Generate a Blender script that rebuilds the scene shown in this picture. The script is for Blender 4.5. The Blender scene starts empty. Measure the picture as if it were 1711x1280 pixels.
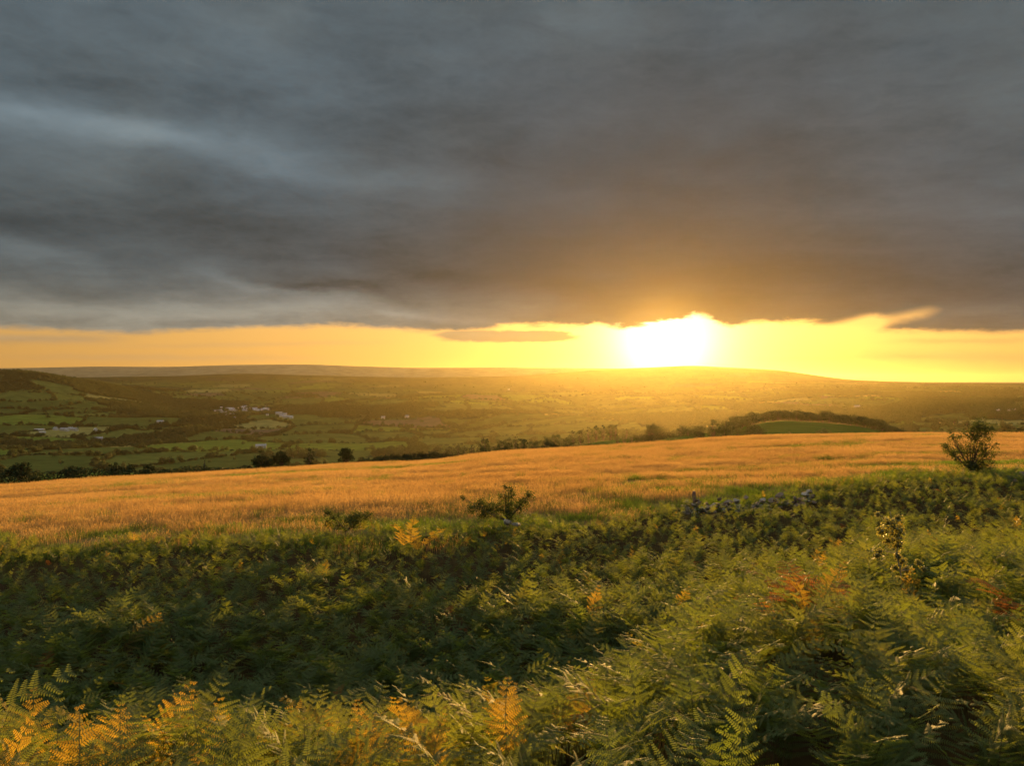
import bpy, math, random
import numpy as np
from mathutils import Vector, Matrix

random.seed(7)
rng = np.random.default_rng(11)
S = bpy.context.scene
COL = S.collection
R = math.radians

# ------------------------------------------------------------------ camera
# photograph 1711 x 1280, eye level (true horizon) at row 638
F, CX, HY = 1293.0, 855.5, 638.0
cam_d = bpy.data.cameras.new("camera")
cam = bpy.data.objects.new("camera", cam_d)
COL.objects.link(cam)
cam.location = (0, 0, 0)
cam.rotation_euler = (R(90), 0, 0)
cam_d.sensor_width = 36
cam_d.lens = 36 * F / 1711
cam_d.shift_y = -(640 - HY) / 1711
cam_d.clip_start = 0.1
cam_d.clip_end = 60000
S.camera = cam

# ------------------------------------------------------------------ colour management
S.view_settings.view_transform = 'Standard'
S.view_settings.look = 'None'
S.view_settings.exposure = 1.25
S.view_settings.gamma = 1
S.view_settings.use_curve_mapping = False
S.cycles.use_denoising = True
S.cycles.max_bounces = 6
S.cycles.diffuse_bounces = 3
S.cycles.glossy_bounces = 2
S.cycles.transmission_bounces = 4
S.cycles.transparent_max_bounces = 8
S.cycles.volume_bounces = 0
S.cycles.sample_clamp_indirect = 4
S.cycles.blur_glossy = 1.0

# ------------------------------------------------------------------ sun
SUN_EL = R(3.0)
SUN_AZ = math.atan((1112 - CX) / F)
SUN_DIR = Vector((math.sin(SUN_AZ) * math.cos(SUN_EL), math.cos(SUN_AZ) * math.cos(SUN_EL), math.sin(SUN_EL)))
sun_d = bpy.data.lights.new("sun", 'SUN')
sun_d.energy = 5.0
sun_d.angle = R(0.53)
sun_d.color = (1.0, 0.54, 0.14)
sun = bpy.data.objects.new("sun", sun_d)
COL.objects.link(sun)
sun.location = (0, 0, 50)
sun.rotation_euler = (-SUN_DIR).to_track_quat('-Z', 'Y').to_euler()

# ------------------------------------------------------------------ sky
world = bpy.data.worlds.new("World")
S.world = world
world.use_nodes = True
WT = world.node_tree
for n in list(WT.nodes):
    WT.nodes.remove(n)


class V:
    """a value socket with operators, so that node maths reads as maths"""
    def __init__(s, tree, sock):
        s.t, s.s = tree, sock

    def m(s, op, *o, clamp=False):
        n = s.t.nodes.new('ShaderNodeMath')
        n.operation = op
        n.use_clamp = clamp
        for i, a in enumerate((s,) + o):
            if isinstance(a, V):
                s.t.links.new(a.s, n.inputs[i])
            else:
                n.inputs[i].default_value = a
        return V(s.t, n.outputs[0])

    def __add__(s, o): return s.m('ADD', o)
    __radd__ = __add__
    def __sub__(s, o): return s.m('SUBTRACT', o)
    def __rsub__(s, o): return (s * -1.0) + o
    def __mul__(s, o): return s.m('MULTIPLY', o)
    __rmul__ = __mul__
    def __truediv__(s, o): return s.m('DIVIDE', o)
    def exp(s): return s.m('EXPONENT')
    def gauss(s): return ((s * s) * -1.0).exp()

    def smooth(s, a, b, lo=0.0, hi=1.0):
        n = s.t.nodes.new('ShaderNodeMapRange')
        n.interpolation_type = 'SMOOTHSTEP'
        s.t.links.new(s.s, n.inputs[0])
        for i, x in ((1, a), (2, b), (3, lo), (4, hi)):
            n.inputs[i].default_value = x
        return V(s.t, n.outputs[0])


def vec(t, x, y, z):
    n = t.nodes.new('ShaderNodeCombineXYZ')
    for i, a in enumerate((x, y, z)):
        if isinstance(a, V):
            t.links.new(a.s, n.inputs[i])
        else:
            n.inputs[i].default_value = a
    return n.outputs[0]


def noise(t, v, scale, detail=4, rough=0.55, dist=0.0):
    n = t.nodes.new('ShaderNodeTexNoise')
    n.inputs['Scale'].default_value = scale
    n.inputs['Detail'].default_value = detail
    n.inputs['Roughness'].default_value = rough
    n.inputs['Distortion'].default_value = dist
    t.links.new(v, n.inputs['Vector'])
    return V(t, n.outputs[0])


def colmul(t, c, f):
    """constant (or socket) colour times a value"""
    n = t.nodes.new('ShaderNodeVectorMath')
    n.operation = 'SCALE'
    if isinstance(c, tuple):
        n.inputs[0].default_value = c
    else:
        t.links.new(c, n.inputs[0])
    if isinstance(f, V):
        t.links.new(f.s, n.inputs['Scale'])
    else:
        n.inputs['Scale'].default_value = f
    return n.outputs[0]


def coladd(t, *cs):
    out = cs[0]
    for c in cs[1:]:
        n = t.nodes.new('ShaderNodeVectorMath')
        n.operation = 'ADD'
        t.links.new(out, n.inputs[0])
        t.links.new(c, n.inputs[1])
        out = n.outputs[0]
    return out


def colmix(t, a, b, f):
    n = t.nodes.new('ShaderNodeMix')
    n.data_type = 'RGBA'
    for sock, val in ((n.inputs[6], a), (n.inputs[7], b)):
        if isinstance(val, tuple):
            sock.default_value = (*val, 1)
        else:
            t.links.new(val, sock)
    if isinstance(f, V):
        t.links.new(f.s, n.inputs[0])
    else:
        n.inputs[0].default_value = f
    return n.outputs[2]


def uv_deg(px, py):
    """direction of a photograph pixel as (azimuth, elevation) in degrees"""
    x, z = (px - CX) / F, (HY - py) / F
    return math.degrees(math.atan(x)), math.degrees(math.atan(z / math.hypot(1, x)))


def build_sky():
    t = WT
    tc = t.nodes.new('ShaderNodeTexCoord')
    sep = t.nodes.new('ShaderNodeSeparateXYZ')
    t.links.new(tc.outputs['Generated'], sep.inputs[0])
    X, Y, Z = (V(t, sep.outputs[i]) for i in range(3))
    deg = 180 / math.pi
    u = X.m('ARCTAN2', Y) * deg
    v = Z.m('ARCSINE') * deg
    zc = Z.m('MAXIMUM', 0.0) + 0.11
    px, py = X / zc, Y / zc
    cosg = X * SUN_DIR.x + Y * SUN_DIR.y + Z * SUN_DIR.z
    gam = cosg.m('MINIMUM', 1.0).m('ARCCOSINE') * deg
    sky = t.nodes.new('ShaderNodeTexSky')
    sky.sky_type = 'NISHITA'
    sky.sun_disc = False
    sky.sun_elevation = SUN_EL
    sky.sun_rotation = SUN_AZ
    sky.altitude = 300
    sky.air_density = 1.0
    sky.dust_density = 3.0
    # warped angular coordinates for soft cloud shapes
    w1 = noise(t, vec(t, u * 0.07, v * 0.16, 1.7), 1.0, 8, 0.62) - 0.5
    w2 = noise(t, vec(t, u * 0.07, v * 0.16, 9.2), 1.0, 8, 0.62) - 0.5
    uw = u + w1 * 8.0
    vw = v + w2 * 3.4
    # lower rim of the cloud deck
    crv = t.nodes.new('ShaderNodeFloatCurve')
    pts = [(-400, 552), (0, 549), (120, 556), (200, 560), (330, 553), (480, 548), (560, 546), (640, 550), (720, 556), (800, 553), (850, 545), (900, 545), (960, 546),
           (1030, 547), (1080, 547), (1110, 542), (1145, 536), (1165, 530), (1185, 532), (1220, 544), (1260, 541), (1330, 541),
           (1390, 545), (1440, 549), (1480, 555), (1560, 556), (1711, 557), (2100, 556)]
    c = crv.mapping.curves[0]
    P = []
    for a, b in pts:
        uu, vv = uv_deg(a, b)
        P.append(((uu + 50) / 100, vv / 8))
    c.points[0].location = P[0]
    c.points[1].location = P[-1]
    for p in P[1:-1]:
        c.points.new(*p)
    crv.mapping.update()
    un = (u + 50.0) / 100.0
    t.links.new(un.m('MINIMUM', 1.0).m('MAXIMUM', 0.0).s, crv.inputs['Value'])
    edge = V(t, crv.outputs[0]) * 8.0
    rag = (noise(t, vec(t, u * 0.42, v * 1.3, 3.1), 1.0, 9, 0.66, 0.3) - 0.5) * ((gam / 8.0).gauss() * 1.1 + 0.9)
    h = v - edge + rag
    mask = h.smooth(-0.22, 0.40)

    def blob(x0, y0, x1, y1, wpx, uu, vv):
        """soft streak from pixel to pixel, half width in pixels"""
        a0, b0 = uv_deg(x0, y0)
        a1, b1 = uv_deg(x1, y1)
        L = math.hypot(a1 - a0, b1 - b0)
        ca, sa = (a1 - a0) / L, (b1 - b0) / L
        mx, my = (a0 + a1) / 2, (b0 + b1) / 2
        du, dv = uu - mx, vv - my
        along = (du * ca + dv * sa) / (L * 0.55)
        across = (dv * ca - du * sa) / (wpx / F * deg)
        return (along.m('POWER', 4.0) * -1.0).exp() * across.gauss()

    ur, vr = u + rag * 1.6, v + rag * 0.55
    lens = blob(730, 561, 960, 562, 11, ur, vr).smooth(0.25, 0.6)
    gap = (blob(1380, 556, 1470, 538, 15, ur, vr) + blob(1440, 545, 1570, 517, 12, ur, vr) * (0.55 + rag * 0.5)).smooth(0.15, 0.95)
    wisp = blob(-60, 566, 190, 566, 7, ur, vr) * 0.45 + blob(1430, 592, 1760, 600, 9, ur, vr) * 0.30 \
        + blob(60, 596, 520, 598, 5, ur, vr) * 0.22 + blob(1500, 571, 1720, 568, 4, ur, vr) * 0.32 + blob(240, 578, 620, 572, 4, ur, vr) * 0.18 + blob(1280, 600, 1560, 596, 4, ur, vr) * 0.14
    mask = mask.m('MAXIMUM', lens * 0.92) * (1.0 - gap * 0.9)
    mask = mask.m('MAXIMUM', wisp)
    # clear sky under the deck
    low = (v.m('MAXIMUM', 0.0) * -0.5).exp()
    clear = coladd(t, colmul(t, sky.outputs[0], 0.15),
                   colmul(t, (3.5, 1.85, 0.50), (gam / 45.0).gauss() * 0.45 + 0.55),
                   colmul(t, (1.0, 0.85, 0.20), (gam / 9.0).gauss()),
                   colmul(t, (3.0, 2.9, 1.5), (gam / 5.2).gauss()),
                   colmul(t, (6.0, 5.8, 4.6), (gam / 2.9).gauss()),
                   colmul(t, (14.0, 13.0, 10.0), (gam / 1.3).gauss()))
    dim = 1.0 - (low * 0.16)
    clear = colmul(t, clear, dim)
    # cloud deck seen from below
    pl = noise(t, vec(t, px, py * 1.25, 0.0), 1.3, 9, 0.58, 0.5)
    pl2 = noise(t, vec(t, px * 0.7 + py * 0.15, py, 4.0), 3.2, 8, 0.60, 0.6)
    st = noise(t, vec(t, uw * 0.045 + 3.0, vw * 0.17 + u * 0.022, 2.0), 1.0, 8, 0.58, 0.4)
    fine = noise(t, vec(t, uw * 0.13, vw * 0.55 + u * 0.03, 6.0), 1.0, 8, 0.62, 0.5)
    lump = noise(t, vec(t, u * 0.19 + w1 * 1.6, v * 0.42 + w2 * 1.2, 12.0), 1.0, 9, 0.60, 0.2)
    puff = (noise(t, vec(t, u * 0.36, v * 0.80 + u * 0.05, 15.0), 1.0, 8, 0.6, 0.3) - 0.5).m('ABSOLUTE')
    f = (lump - 0.5) * 0.85 + (0.10 - puff) * 1.1 + (pl - 0.5) * 1.25 + (pl2 - 0.5) * 1.05 + (st - 0.5) * 0.8 + (fine - 0.5) * 1.0
    B = lambda *a: blob(*a, uw, vw)
    lit = B(-80, 170, 330, 245, 20) * 0.95 + B(200, 225, 480, 268, 26) * 0.55 + B(400, 285, 840, 310, 22) * 0.50 \
        + B(-60, 225, 220, 270, 45) * 0.30 + B(-60, 395, 140, 445, 16) * 0.55 + B(300, 455, 560, 495, 9) * 0.55 \
        + B(60, 505, 420, 525, 16) * 0.55 + B(420, 505, 720, 520, 14) * 0.50 + B(640, 520, 830, 530, 8) * 0.35 \
        + B(1160, 345, 1520, 352, 20) * 0.30 + B(860, 320, 1120, 335, 20) * 0.22 + B(1500, 320, 1760, 360, 40) * 0.22 \
        + B(250, 20, 520, 80, 60) * 0.22 + B(880, 20, 1050, 25, 40) * 0.20 + B(1520, 525, 1711, 515, 12) * 0.30
    drk = B(-60, 345, 420, 380, 34) * 0.26 + B(380, 395, 760, 440, 34) * 0.28 + B(60, 120, 420, 170, 40) * 0.22 \
        + B(420, 470, 640, 478, 12) * 0.40 + B(1250, 460, 1760, 480, 34) * 0.22 + B(560, 200, 900, 220, 70) * 0.16 \
        + B(1250, 180, 1560, 190, 60) * 0.10 + B(1350, 90, 1700, 110, 60) * 0.10 + B(640, 455, 1000, 470, 22) * 0.25
    val = (f * 0.58 + lit * 0.85 - drk + 1.10).m('MAXIMUM', 0.25) * (1.0 - (gam / 17.0).gauss() * 0.62)
    hh = (h.m('MAXIMUM', 0.0))
    cool = colmix(t, (0.086, 0.104, 0.110), (0.080, 0.104, 0.118), noise(t, vec(t, u * 0.05, v * 0.08, 5.0), 1.0, 3).smooth(0.35, 0.65))
    warmside = u.smooth(0.0, 30.0) * v.smooth(26.0, 6.0)
    cool = colmix(t, cool, (0.088, 0.096, 0.100), warmside * 0.55)
    zen = v.smooth(26.0, 62.0, 1.0, 6.0)  # unseen deck overhead, brightened well past overcast to fill the shaded bracken
    cool = colmix(t, cool, (0.100, 0.101, 0.098), v.smooth(25.0, 60.0))
    cool = colmix(t, cool, (0.055, 0.092, 0.118), (gam / 17.0).gauss() * 0.85)
    deck = colmul(t, colmul(t, cool, val), zen * v.smooth(2.0, 18.0, 0.72, 1.0))
    rim = coladd(t, colmul(t, (0.30, 0.19, 0.065), (hh / 2.2).gauss() * (val.m('MINIMUM', 1.6)) * 0.18),
                 colmul(t, (0.125, 0.115, 0.085), (hh / 2.8).gauss() * val.m('MINIMUM', 1.6) * u.smooth(16.0, -6.0) * 0.8),
                 colmul(t, (0.95, 0.50, 0.09), (hh / 0.22).gauss() * (gam / 26.0).gauss() * 0.40),
                 colmul(t, (0.42, 0.20, 0.030), (gam / 5.0).gauss() * val.m('MINIMUM', 1.3) * 0.25),
                 colmul(t, (1.6, 0.75, 0.10), (gam / 2.6).gauss() * 0.35))
    deck = coladd(t, deck, rim)
    deck = colmul(t, deck, 4.5)          # the background runs at strength 0.1 and the picture at +1 stop
    allc = colmix(t, clear, deck, mask)
    bg = t.nodes.new('ShaderNodeBackground')
    bg.inputs['Strength'].default_value = 0.1
    t.links.new(allc, bg.inputs['Color'])
    out = t.nodes.new('ShaderNodeOutputWorld')
    t.links.new(bg.outputs[0], out.inputs['Surface'])


build_sky()
world.cycles.sampling_method = 'MANUAL'
world.cycles.sample_map_resolution = 1024

# ------------------------------------------------------------------ helpers
def link(o):
    COL.objects.link(o)
    return o


def tag(o, label=None, cat=None, group=None, kind=None):
    if label: o['label'] = label
    if cat: o['category'] = cat
    if group: o['group'] = group
    if kind: o['kind'] = kind
    return o


def empty(name, loc, rz=0.0):
    o = bpy.data.objects.new(name, None)
    o.empty_display_size = 0.2
    o.location = loc
    o.rotation_euler = (0, 0, rz)
    return link(o)


def mesh_from(name, verts, faces, mats=(), smooth=False, fmat=None):
    me = bpy.data.meshes.new(name)
    me.from_pydata([tuple(map(float, p)) for p in verts], [], [tuple(int(i) for i in f) for f in faces])
    for m in mats:
        me.materials.append(m)
    if fmat is not None:
        me.polygons.foreach_set('material_index', np.asarray(fmat, dtype=np.int32))
    if smooth:
        me.polygons.foreach_set('use_smooth', np.ones(len(me.polygons), dtype=bool))
    me.update()
    return me


def obj(name, me, parent=None):
    o = bpy.data.objects.new(name, me)
    link(o)
    if parent is not None:
        o.parent = parent
    return o


def vnoise(x, y, seed=0):
    """smooth value noise in 0..1"""
    x = np.asarray(x, float); y = np.asarray(y, float)
    xi = np.floor(x).astype(np.int64); yi = np.floor(y).astype(np.int64)
    fx = x - xi; fy = y - yi
    fx = fx * fx * (3 - 2 * fx); fy = fy * fy * (3 - 2 * fy)

    def h(a, b):
        n = (a * 374761393 + b * 668265263 + seed * 1274126177) & 0x7fffffff
        n = ((n ^ (n >> 13)) * 1274126177) & 0x7fffffff
        n = n ^ (n >> 16)
        return (n & 0xffff) / 65535.0
    return (h(xi, yi) * (1 - fx) + h(xi + 1, yi) * fx) * (1 - fy) + (h(xi, yi + 1) * (1 - fx) + h(xi + 1, yi + 1) * fx) * fy


def fbm(x, y, seed=0, oct=4, gain=0.5):
    s = 0; a = 1; tot = 0
    for k in range(oct):
        s = s + a * vnoise(x * 2 ** k + 17.3 * k, y * 2 ** k + 5.1 * k, seed + k)
        tot += a; a *= gain
    return s / tot


# ------------------------------------------------------------------ materials
def new_mat(name):
    m = bpy.data.materials.new(name)
    m.use_nodes = True
    t = m.node_tree
    for n in list(t.nodes):
        t.nodes.remove(n)
    out = t.nodes.new('ShaderNodeOutputMaterial')
    return m, t, out


def pos_noise(t, scale, detail=3, stretch=None):
    g = t.nodes.new('ShaderNodeNewGeometry')
    v = g.outputs['Position']
    if stretch:
        mp = t.nodes.new('ShaderNodeVectorMath'); mp.operation = 'MULTIPLY'
        t.links.new(v, mp.inputs[0]); mp.inputs[1].default_value = stretch
        v = mp.outputs[0]
    return noise(t, v, scale, detail)


def leaf_mat(name, c1, c2, trans, trans_f=0.45, rough=0.5, spec=0.4, scale=0.6, c3=None, c3_from=0.8):
    """thin leaves: colour varies from clump to clump and plant to plant; light comes through"""
    m, t, out = new_mat(name)
    oi = t.nodes.new('ShaderNodeObjectInfo')
    rnd = V(t, oi.outputs['Random'])
    n = pos_noise(t, scale, 3).smooth(0.3, 0.7)
    k = n * 0.6 + rnd * 0.4
    c = colmix(t, c1, c2, k)
    if c3:
        c = colmix(t, c, c3, rnd.smooth(c3_from, c3_from + 0.06))
    g = pos_noise(t, scale * 14, 2).smooth(0.2, 0.8, 0.75, 1.2)
    c = colmul(t, c, g)
    p = t.nodes.new('ShaderNodeBsdfPrincipled')
    t.links.new(c, p.inputs['Base Color'])
    p.inputs['Roughness'].default_value = rough
    p.inputs['Specular IOR Level'].default_value = spec
    tr = t.nodes.new('ShaderNodeBsdfTranslucent')
    ct = t.nodes.new('ShaderNodeVectorMath'); ct.operation = 'MULTIPLY'
    t.links.new(c, ct.inputs[0]); ct.inputs[1].default_value = trans
    t.links.new(ct.outputs[0], tr.inputs['Color'])
    mx = t.nodes.new('ShaderNodeMixShader')
    mx.inputs[0].default_value = trans_f
    t.links.new(p.outputs[0], mx.inputs[1]); t.links.new(tr.outputs[0], mx.inputs[2])
    t.links.new(mx.outputs[0], out.inputs['Surface'])
    return m


def plain_mat(name, c1, c2, scale=3.0, rough=0.8, spec=0.3, bump=0.0, stretch=None):
    m, t, out = new_mat(name)
    n = pos_noise(t, scale, 5, stretch).smooth(0.3, 0.7)
    p = t.nodes.new('ShaderNodeBsdfPrincipled')
    t.links.new(colmix(t, c1, c2, n), p.inputs['Base Color'])
    p.inputs['Roughness'].default_value = rough
    p.inputs['Specular IOR Level'].default_value = spec
    if bump:
        b = t.nodes.new('ShaderNodeBump')
        b.inputs['Strength'].default_value = bump
        b.inputs['Distance'].default_value = 0.03
        t.links.new(pos_noise(t, scale * 6, 4).s, b.inputs['Height'])
        t.links.new(b.outputs[0], p.inputs['Normal'])
    t.links.new(p.outputs[0], out.inputs['Surface'])
    return m


M_fern = leaf_mat('bracken_green', (0.070, 0.120, 0.046), (0.112, 0.150, 0.056), (2.5, 2.0, 0.6), 0.5, 0.62, 0.14, 0.5, c3=(0.20, 0.13, 0.03), c3_from=0.965)
M_dead = leaf_mat('bracken_dead', (0.19, 0.085, 0.024), (0.26, 0.135, 0.04), (1.6, 1.3, 1.0), 0.45, 0.8, 0.06, 1.0)
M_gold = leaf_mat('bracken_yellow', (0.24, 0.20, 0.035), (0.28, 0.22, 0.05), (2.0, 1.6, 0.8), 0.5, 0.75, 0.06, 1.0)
M_hay = leaf_mat('dry_grass', (0.42, 0.275, 0.112), (0.50, 0.345, 0.150), (1.08, 1.0, 0.85), 0.5, 0.6, 0.3, 0.12)
M_ggrass = leaf_mat('green_grass', (0.07, 0.125, 0.018), (0.13, 0.17, 0.03), (1.7, 1.8, 0.9), 0.45, 0.5, 0.3, 0.3)
M_leaf = leaf_mat('hawthorn_leaf', (0.045, 0.075, 0.022), (0.085, 0.105, 0.03), (1.8, 1.6, 0.9), 0.35, 0.6, 0.15, 1.5)
M_sapl = leaf_mat('sapling_leaf', (0.18, 0.19, 0.07), (0.25, 0.24, 0.10), (1.7, 1.6, 0.9), 0.45, 0.35, 0.7, 2.5)
M_tree = leaf_mat('tree_leaf', (0.040, 0.062, 0.018), (0.075, 0.095, 0.028), (1.5, 1.4, 0.9), 0.3, 0.6, 0.3, 0.15)
M_gorse = leaf_mat('gorse_leaf', (0.040, 0.052, 0.018), (0.068, 0.076, 0.028), (1.2, 1.1, 0.9), 0.15, 0.8, 0.1, 0.6)
M_hedge = leaf_mat('hedge_leaf', (0.036, 0.048, 0.016), (0.056, 0.066, 0.022), (1.0, 1.0, 0.8), 0.12, 0.8, 0.08, 0.2)
M_bark = plain_mat('bark', (0.09, 0.065, 0.045), (0.17, 0.13, 0.10), 8.0, 0.9)
M_birch = plain_mat('pale_bark', (0.26, 0.23, 0.18), (0.36, 0.32, 0.26), 12.0, 0.8)
M_stalk = plain_mat('bracken_stalk', (0.10, 0.10, 0.03), (0.16, 0.13, 0.05), 6.0, 0.85, 0.08)
M_stone = plain_mat('granite', (0.15, 0.112, 0.080), (0.27, 0.21, 0.155), 5.0, 0.9, 0.3, 0.5)
M_lichen = plain_mat('pale_granite', (0.30, 0.255, 0.20), (0.44, 0.385, 0.31), 6.0, 0.9, 0.3, 0.5)
M_post = plain_mat('weathered_post', (0.20, 0.12, 0.085), (0.28, 0.18, 0.13), 9.0, 0.85)
M_white = plain_mat('white_render', (0.66, 0.62, 0.56), (0.76, 0.72, 0.66), 0.5, 0.7)
M_cream = plain_mat('cream_render', (0.55, 0.50, 0.42), (0.66, 0.60, 0.52), 0.5, 0.7)
M_slate = plain_mat('slate', (0.20, 0.20, 0.22), (0.32, 0.32, 0.35), 0.4, 0.35, 0.6)
M_metal = plain_mat('pale_sheet_roof', (0.40, 0.39, 0.38), (0.52, 0.51, 0.50), 0.4, 0.4, 0.5)
M_window = plain_mat('window_glass', (0.03, 0.035, 0.04), (0.05, 0.05, 0.06), 0.4, 0.1, 0.6)

# ------------------------------------------------------------------ terrain
FAR_X = [0, 200, 400, 600, 700, 760, 830, 1000, 1100, 1200, 1300, 1500, 1711]
FAR_Y = [816, 801, 791, 779, 776, 771, 761, 750, 743, 735, 731, 729, 731]
FAR_D = [140, 145, 152, 160, 162, 164, 165, 172, 178, 185, 192, 205, 212]
NEAR_X = [0, 300, 600, 855, 1000, 1150, 1300, 1500, 1711]
NEAR_D = [24.5, 24.5, 24.5, 25.5, 26.5, 30, 32, 35, 35]


def far_d(x): return np.interp(x, FAR_X, FAR_D)
def near_d(x): return np.interp(x, NEAR_X, NEAR_D)


# ground under the bracken, metres below eye level: columns are photograph columns, rows depths
ND = [0.6, 3.0, 4.4, 5.2, 6.0, 7.0, 8.5, 10.5, 13, 16, 20, 24]
NEARZ = {
    -300: [1.70, 2.70, 3.02, 3.22, 3.80, 4.75, 5.70, 6.25, 6.45, 6.45, 6.35, 6.15],
    0:    [1.70, 2.68, 3.00, 3.18, 3.72, 4.60, 5.50, 5.98, 6.15, 6.15, 6.05, 5.90],
    300:  [1.70, 2.65, 2.98, 3.14, 3.62, 4.45, 5.30, 5.75, 5.92, 5.90, 5.78, 5.62],
    600:  [1.70, 2.65, 2.98, 3.14, 3.60, 4.38, 5.15, 5.58, 5.75, 5.72, 5.58, 5.38],
    855:  [1.70, 2.65, 2.96, 3.08, 3.46, 4.15, 4.95, 5.38, 5.50, 5.46, 5.26, 5.00],
    1000: [1.70, 2.65, 2.95, 3.05, 3.30, 3.85, 4.62, 5.10, 5.26, 5.25, 5.12, 4.95],
    1150: [1.70, 2.65, 2.95, 3.03, 3.20, 3.52, 4.15, 4.65, 4.92, 5.05, 5.08, 5.05],
    1300: [1.70, 2.65, 2.95, 3.03, 3.18, 3.38, 3.68, 4.10, 4.55, 4.92, 5.02, 5.00],
    1500: [1.70, 2.65, 2.95, 3.03, 3.18, 3.36, 3.62, 3.90, 4.25, 4.52, 4.66, 4.66],
    1711: [1.70, 2.65, 2.95, 3.03, 3.16, 3.32, 3.54, 3.76, 4.00, 4.20, 4.40, 4.48],
    2000: [1.70, 2.60, 2.90, 3.00, 3.10, 3.24, 3.42, 3.60, 3.80, 3.98, 4.15, 4.25],
}
# beyond the brow: photograph rows at which the ground at that depth would show
FD = [260, 330, 450, 560, 700, 900, 1300, 1800, 2200, 2500, 2900, 3300, 3800, 4200, 5200, 6000, 7000, 10000]
FARY = {
    -400: [862, 885, 895, 880, 858, 836, 774, 733, 712, 690, 640, 592, 600, 615, 630, 622, 614, 630],
    0:    [852, 872, 882, 872, 855, 832, 770, 731, 711, 694, 656, 619, 632, 638, 640, 626, 613, 630],
    90:   [850, 870, 880, 872, 855, 832, 770, 731, 711, 696, 664, 628, 640, 645, 640, 625, 611, 630],
    160:  [848, 868, 880, 872, 855, 832, 770, 731, 712, 697, 678, 655, 641, 648, 641, 624, 609, 630],
    290:  [845, 866, 878, 870, 855, 832, 770, 731, 712, 699, 690, 682, 672, 664, 643, 622, 610, 630],
    400:  [842, 862, 876, 870, 855, 832, 770, 731, 712, 700, 693, 686, 676, 668, 644, 616, 606, 630],
    520:  [836, 856, 870, 866, 852, 832, 770, 731, 712, 700, 693, 680, 680, 668, 640, 620, 605, 630],
    600:  [825, 846, 860, 860, 850, 830, 770, 731, 712, 700, 690, 674, 679, 668, 646, 622, 609, 630],
    700:  [785, 806, 832, 842, 840, 822, 768, 730, 711, 700, 688, 676, 664, 670, 650, 624, 612, 630],
    855:  [762, 772, 770, 782, 800, 792, 755, 723, 707, 697, 688, 679, 653, 664, 652, 624, 611, 630],
    1000: [757, 750, 736, 742, 752, 762, 745, 722, 706, 696, 682, 684, 655, 664, 650, 616, 614, 630],
    1150: [750, 742, 726, 730, 742, 752, 737, 716, 702, 693, 676, 680, 660, 662, 640, 608, 618, 630],
    1300: [745, 735, 712, 700, 718, 740, 732, 713, 702, 694, 684, 674, 662, 653, 638, 616, 622, 630],
    1420: [748, 740, 720, 708, 724, 740, 728, 709, 698, 690, 680, 669, 659, 652, 643, 634, 634, 643],
    1540: [755, 750, 738, 730, 742, 742, 715, 690, 682, 680, 674, 665, 657, 652, 644, 639, 638, 643],
    1711: [765, 768, 762, 758, 754, 738, 708, 682, 671, 676, 672, 664, 657, 652, 645, 640, 638, 643],
    2100: [775, 780, 780, 775, 765, 745, 705, 672, 664, 668, 668, 660, 655, 650, 644, 640, 638, 643],
}
# a dip behind the nearer ridge, so that the pale moor stands behind it
FD.insert(16, 6350)
for k_, row_ in FARY.items():
    if 90 <= k_ <= 700: row_[15] += 3
    row_.insert(16, row_[15] + (11 if 90 <= k_ <= 855 else 3))
NR, NTH = 1500, 481
TH = np.linspace(R(-50), R(50), NTH)
LR = np.linspace(math.log(0.5), math.log(17500), NR)
DD = np.exp(LR)


def gsm(a, sig, axis):
    k = int(sig * 3) + 1
    w = np.exp(-0.5 * (np.arange(-k, k + 1) / sig) ** 2); w /= w.sum()
    pad = [(0, 0), (0, 0)]; pad[axis] = (k, k)
    ap = np.pad(a, pad, mode='edge')
    out = np.zeros_like(a)
    for i, ww in enumerate(w):
        sl = [slice(None), slice(None)]; sl[axis] = slice(i, i + a.shape[axis])
        out += ww * ap[tuple(sl)]
    return out


def build_table():
    xs = CX + F * np.tan(TH)
    nk = sorted(NEARZ); fk = sorted(FARY)
    near = np.array([np.interp(xs, nk, [NEARZ[k][j] for k in nk]) for j in range(len(ND))])
    fary = np.array([np.interp(xs, fk, [FARY[k][j] for k in fk]) for j in range(len(FD))])
    T = np.zeros((NTH, NR))
    for i, x in enumerate(xs):
        dn, df = float(near_d(x)), float(far_d(x))
        fy = float(np.interp(x, FAR_X, FAR_Y))
        zf = -(fy - HY) / F * df
        d = list(ND); z = [-a + 0.010 * q + 0.24 * min(1, max(0, (11 - q) / 3)) + 0.50 * min(1, max(0, (q - 15) / 5)) * min(1, max(0.1, (980 - x) / 480)) - 0.22 * min(1, max(0, (q - 16) / 5)) - 0.50 * math.exp(-((q - 12.5) / 3.5) ** 2) * min(1, max(0, (1250 - x) / 200)) for a, q in zip(near[:, i], ND)]
        zn = z[-1] + 0.10
        d += [dn]; z += [zn]
        for s in (0.15, 0.3, 0.45, 0.6, 0.75, 0.88):
            d.append(dn + (df - dn) * s)
            z.append(zn + (zf - zn) * s + 0.012 * (df - dn) * s * (1 - s) * 2.0)
        d.append(df); z.append(zf)
        slope = (fy - HY) / F
        d.append(df + 10); z.append(zf - 10 * (slope + 0.03))
        for dd, yy in zip(FD, fary[:, i]):
            d.append(dd); z.append(-(yy - HY) / F * dd)
        d.append(17500); z.append(z[-1] - 30)
        T[i] = np.interp(DD, d, z)
    T = gsm(T, 5.0, 1)
    T = gsm(T, 3.5, 0)
    return T


TAB = build_table()


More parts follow.
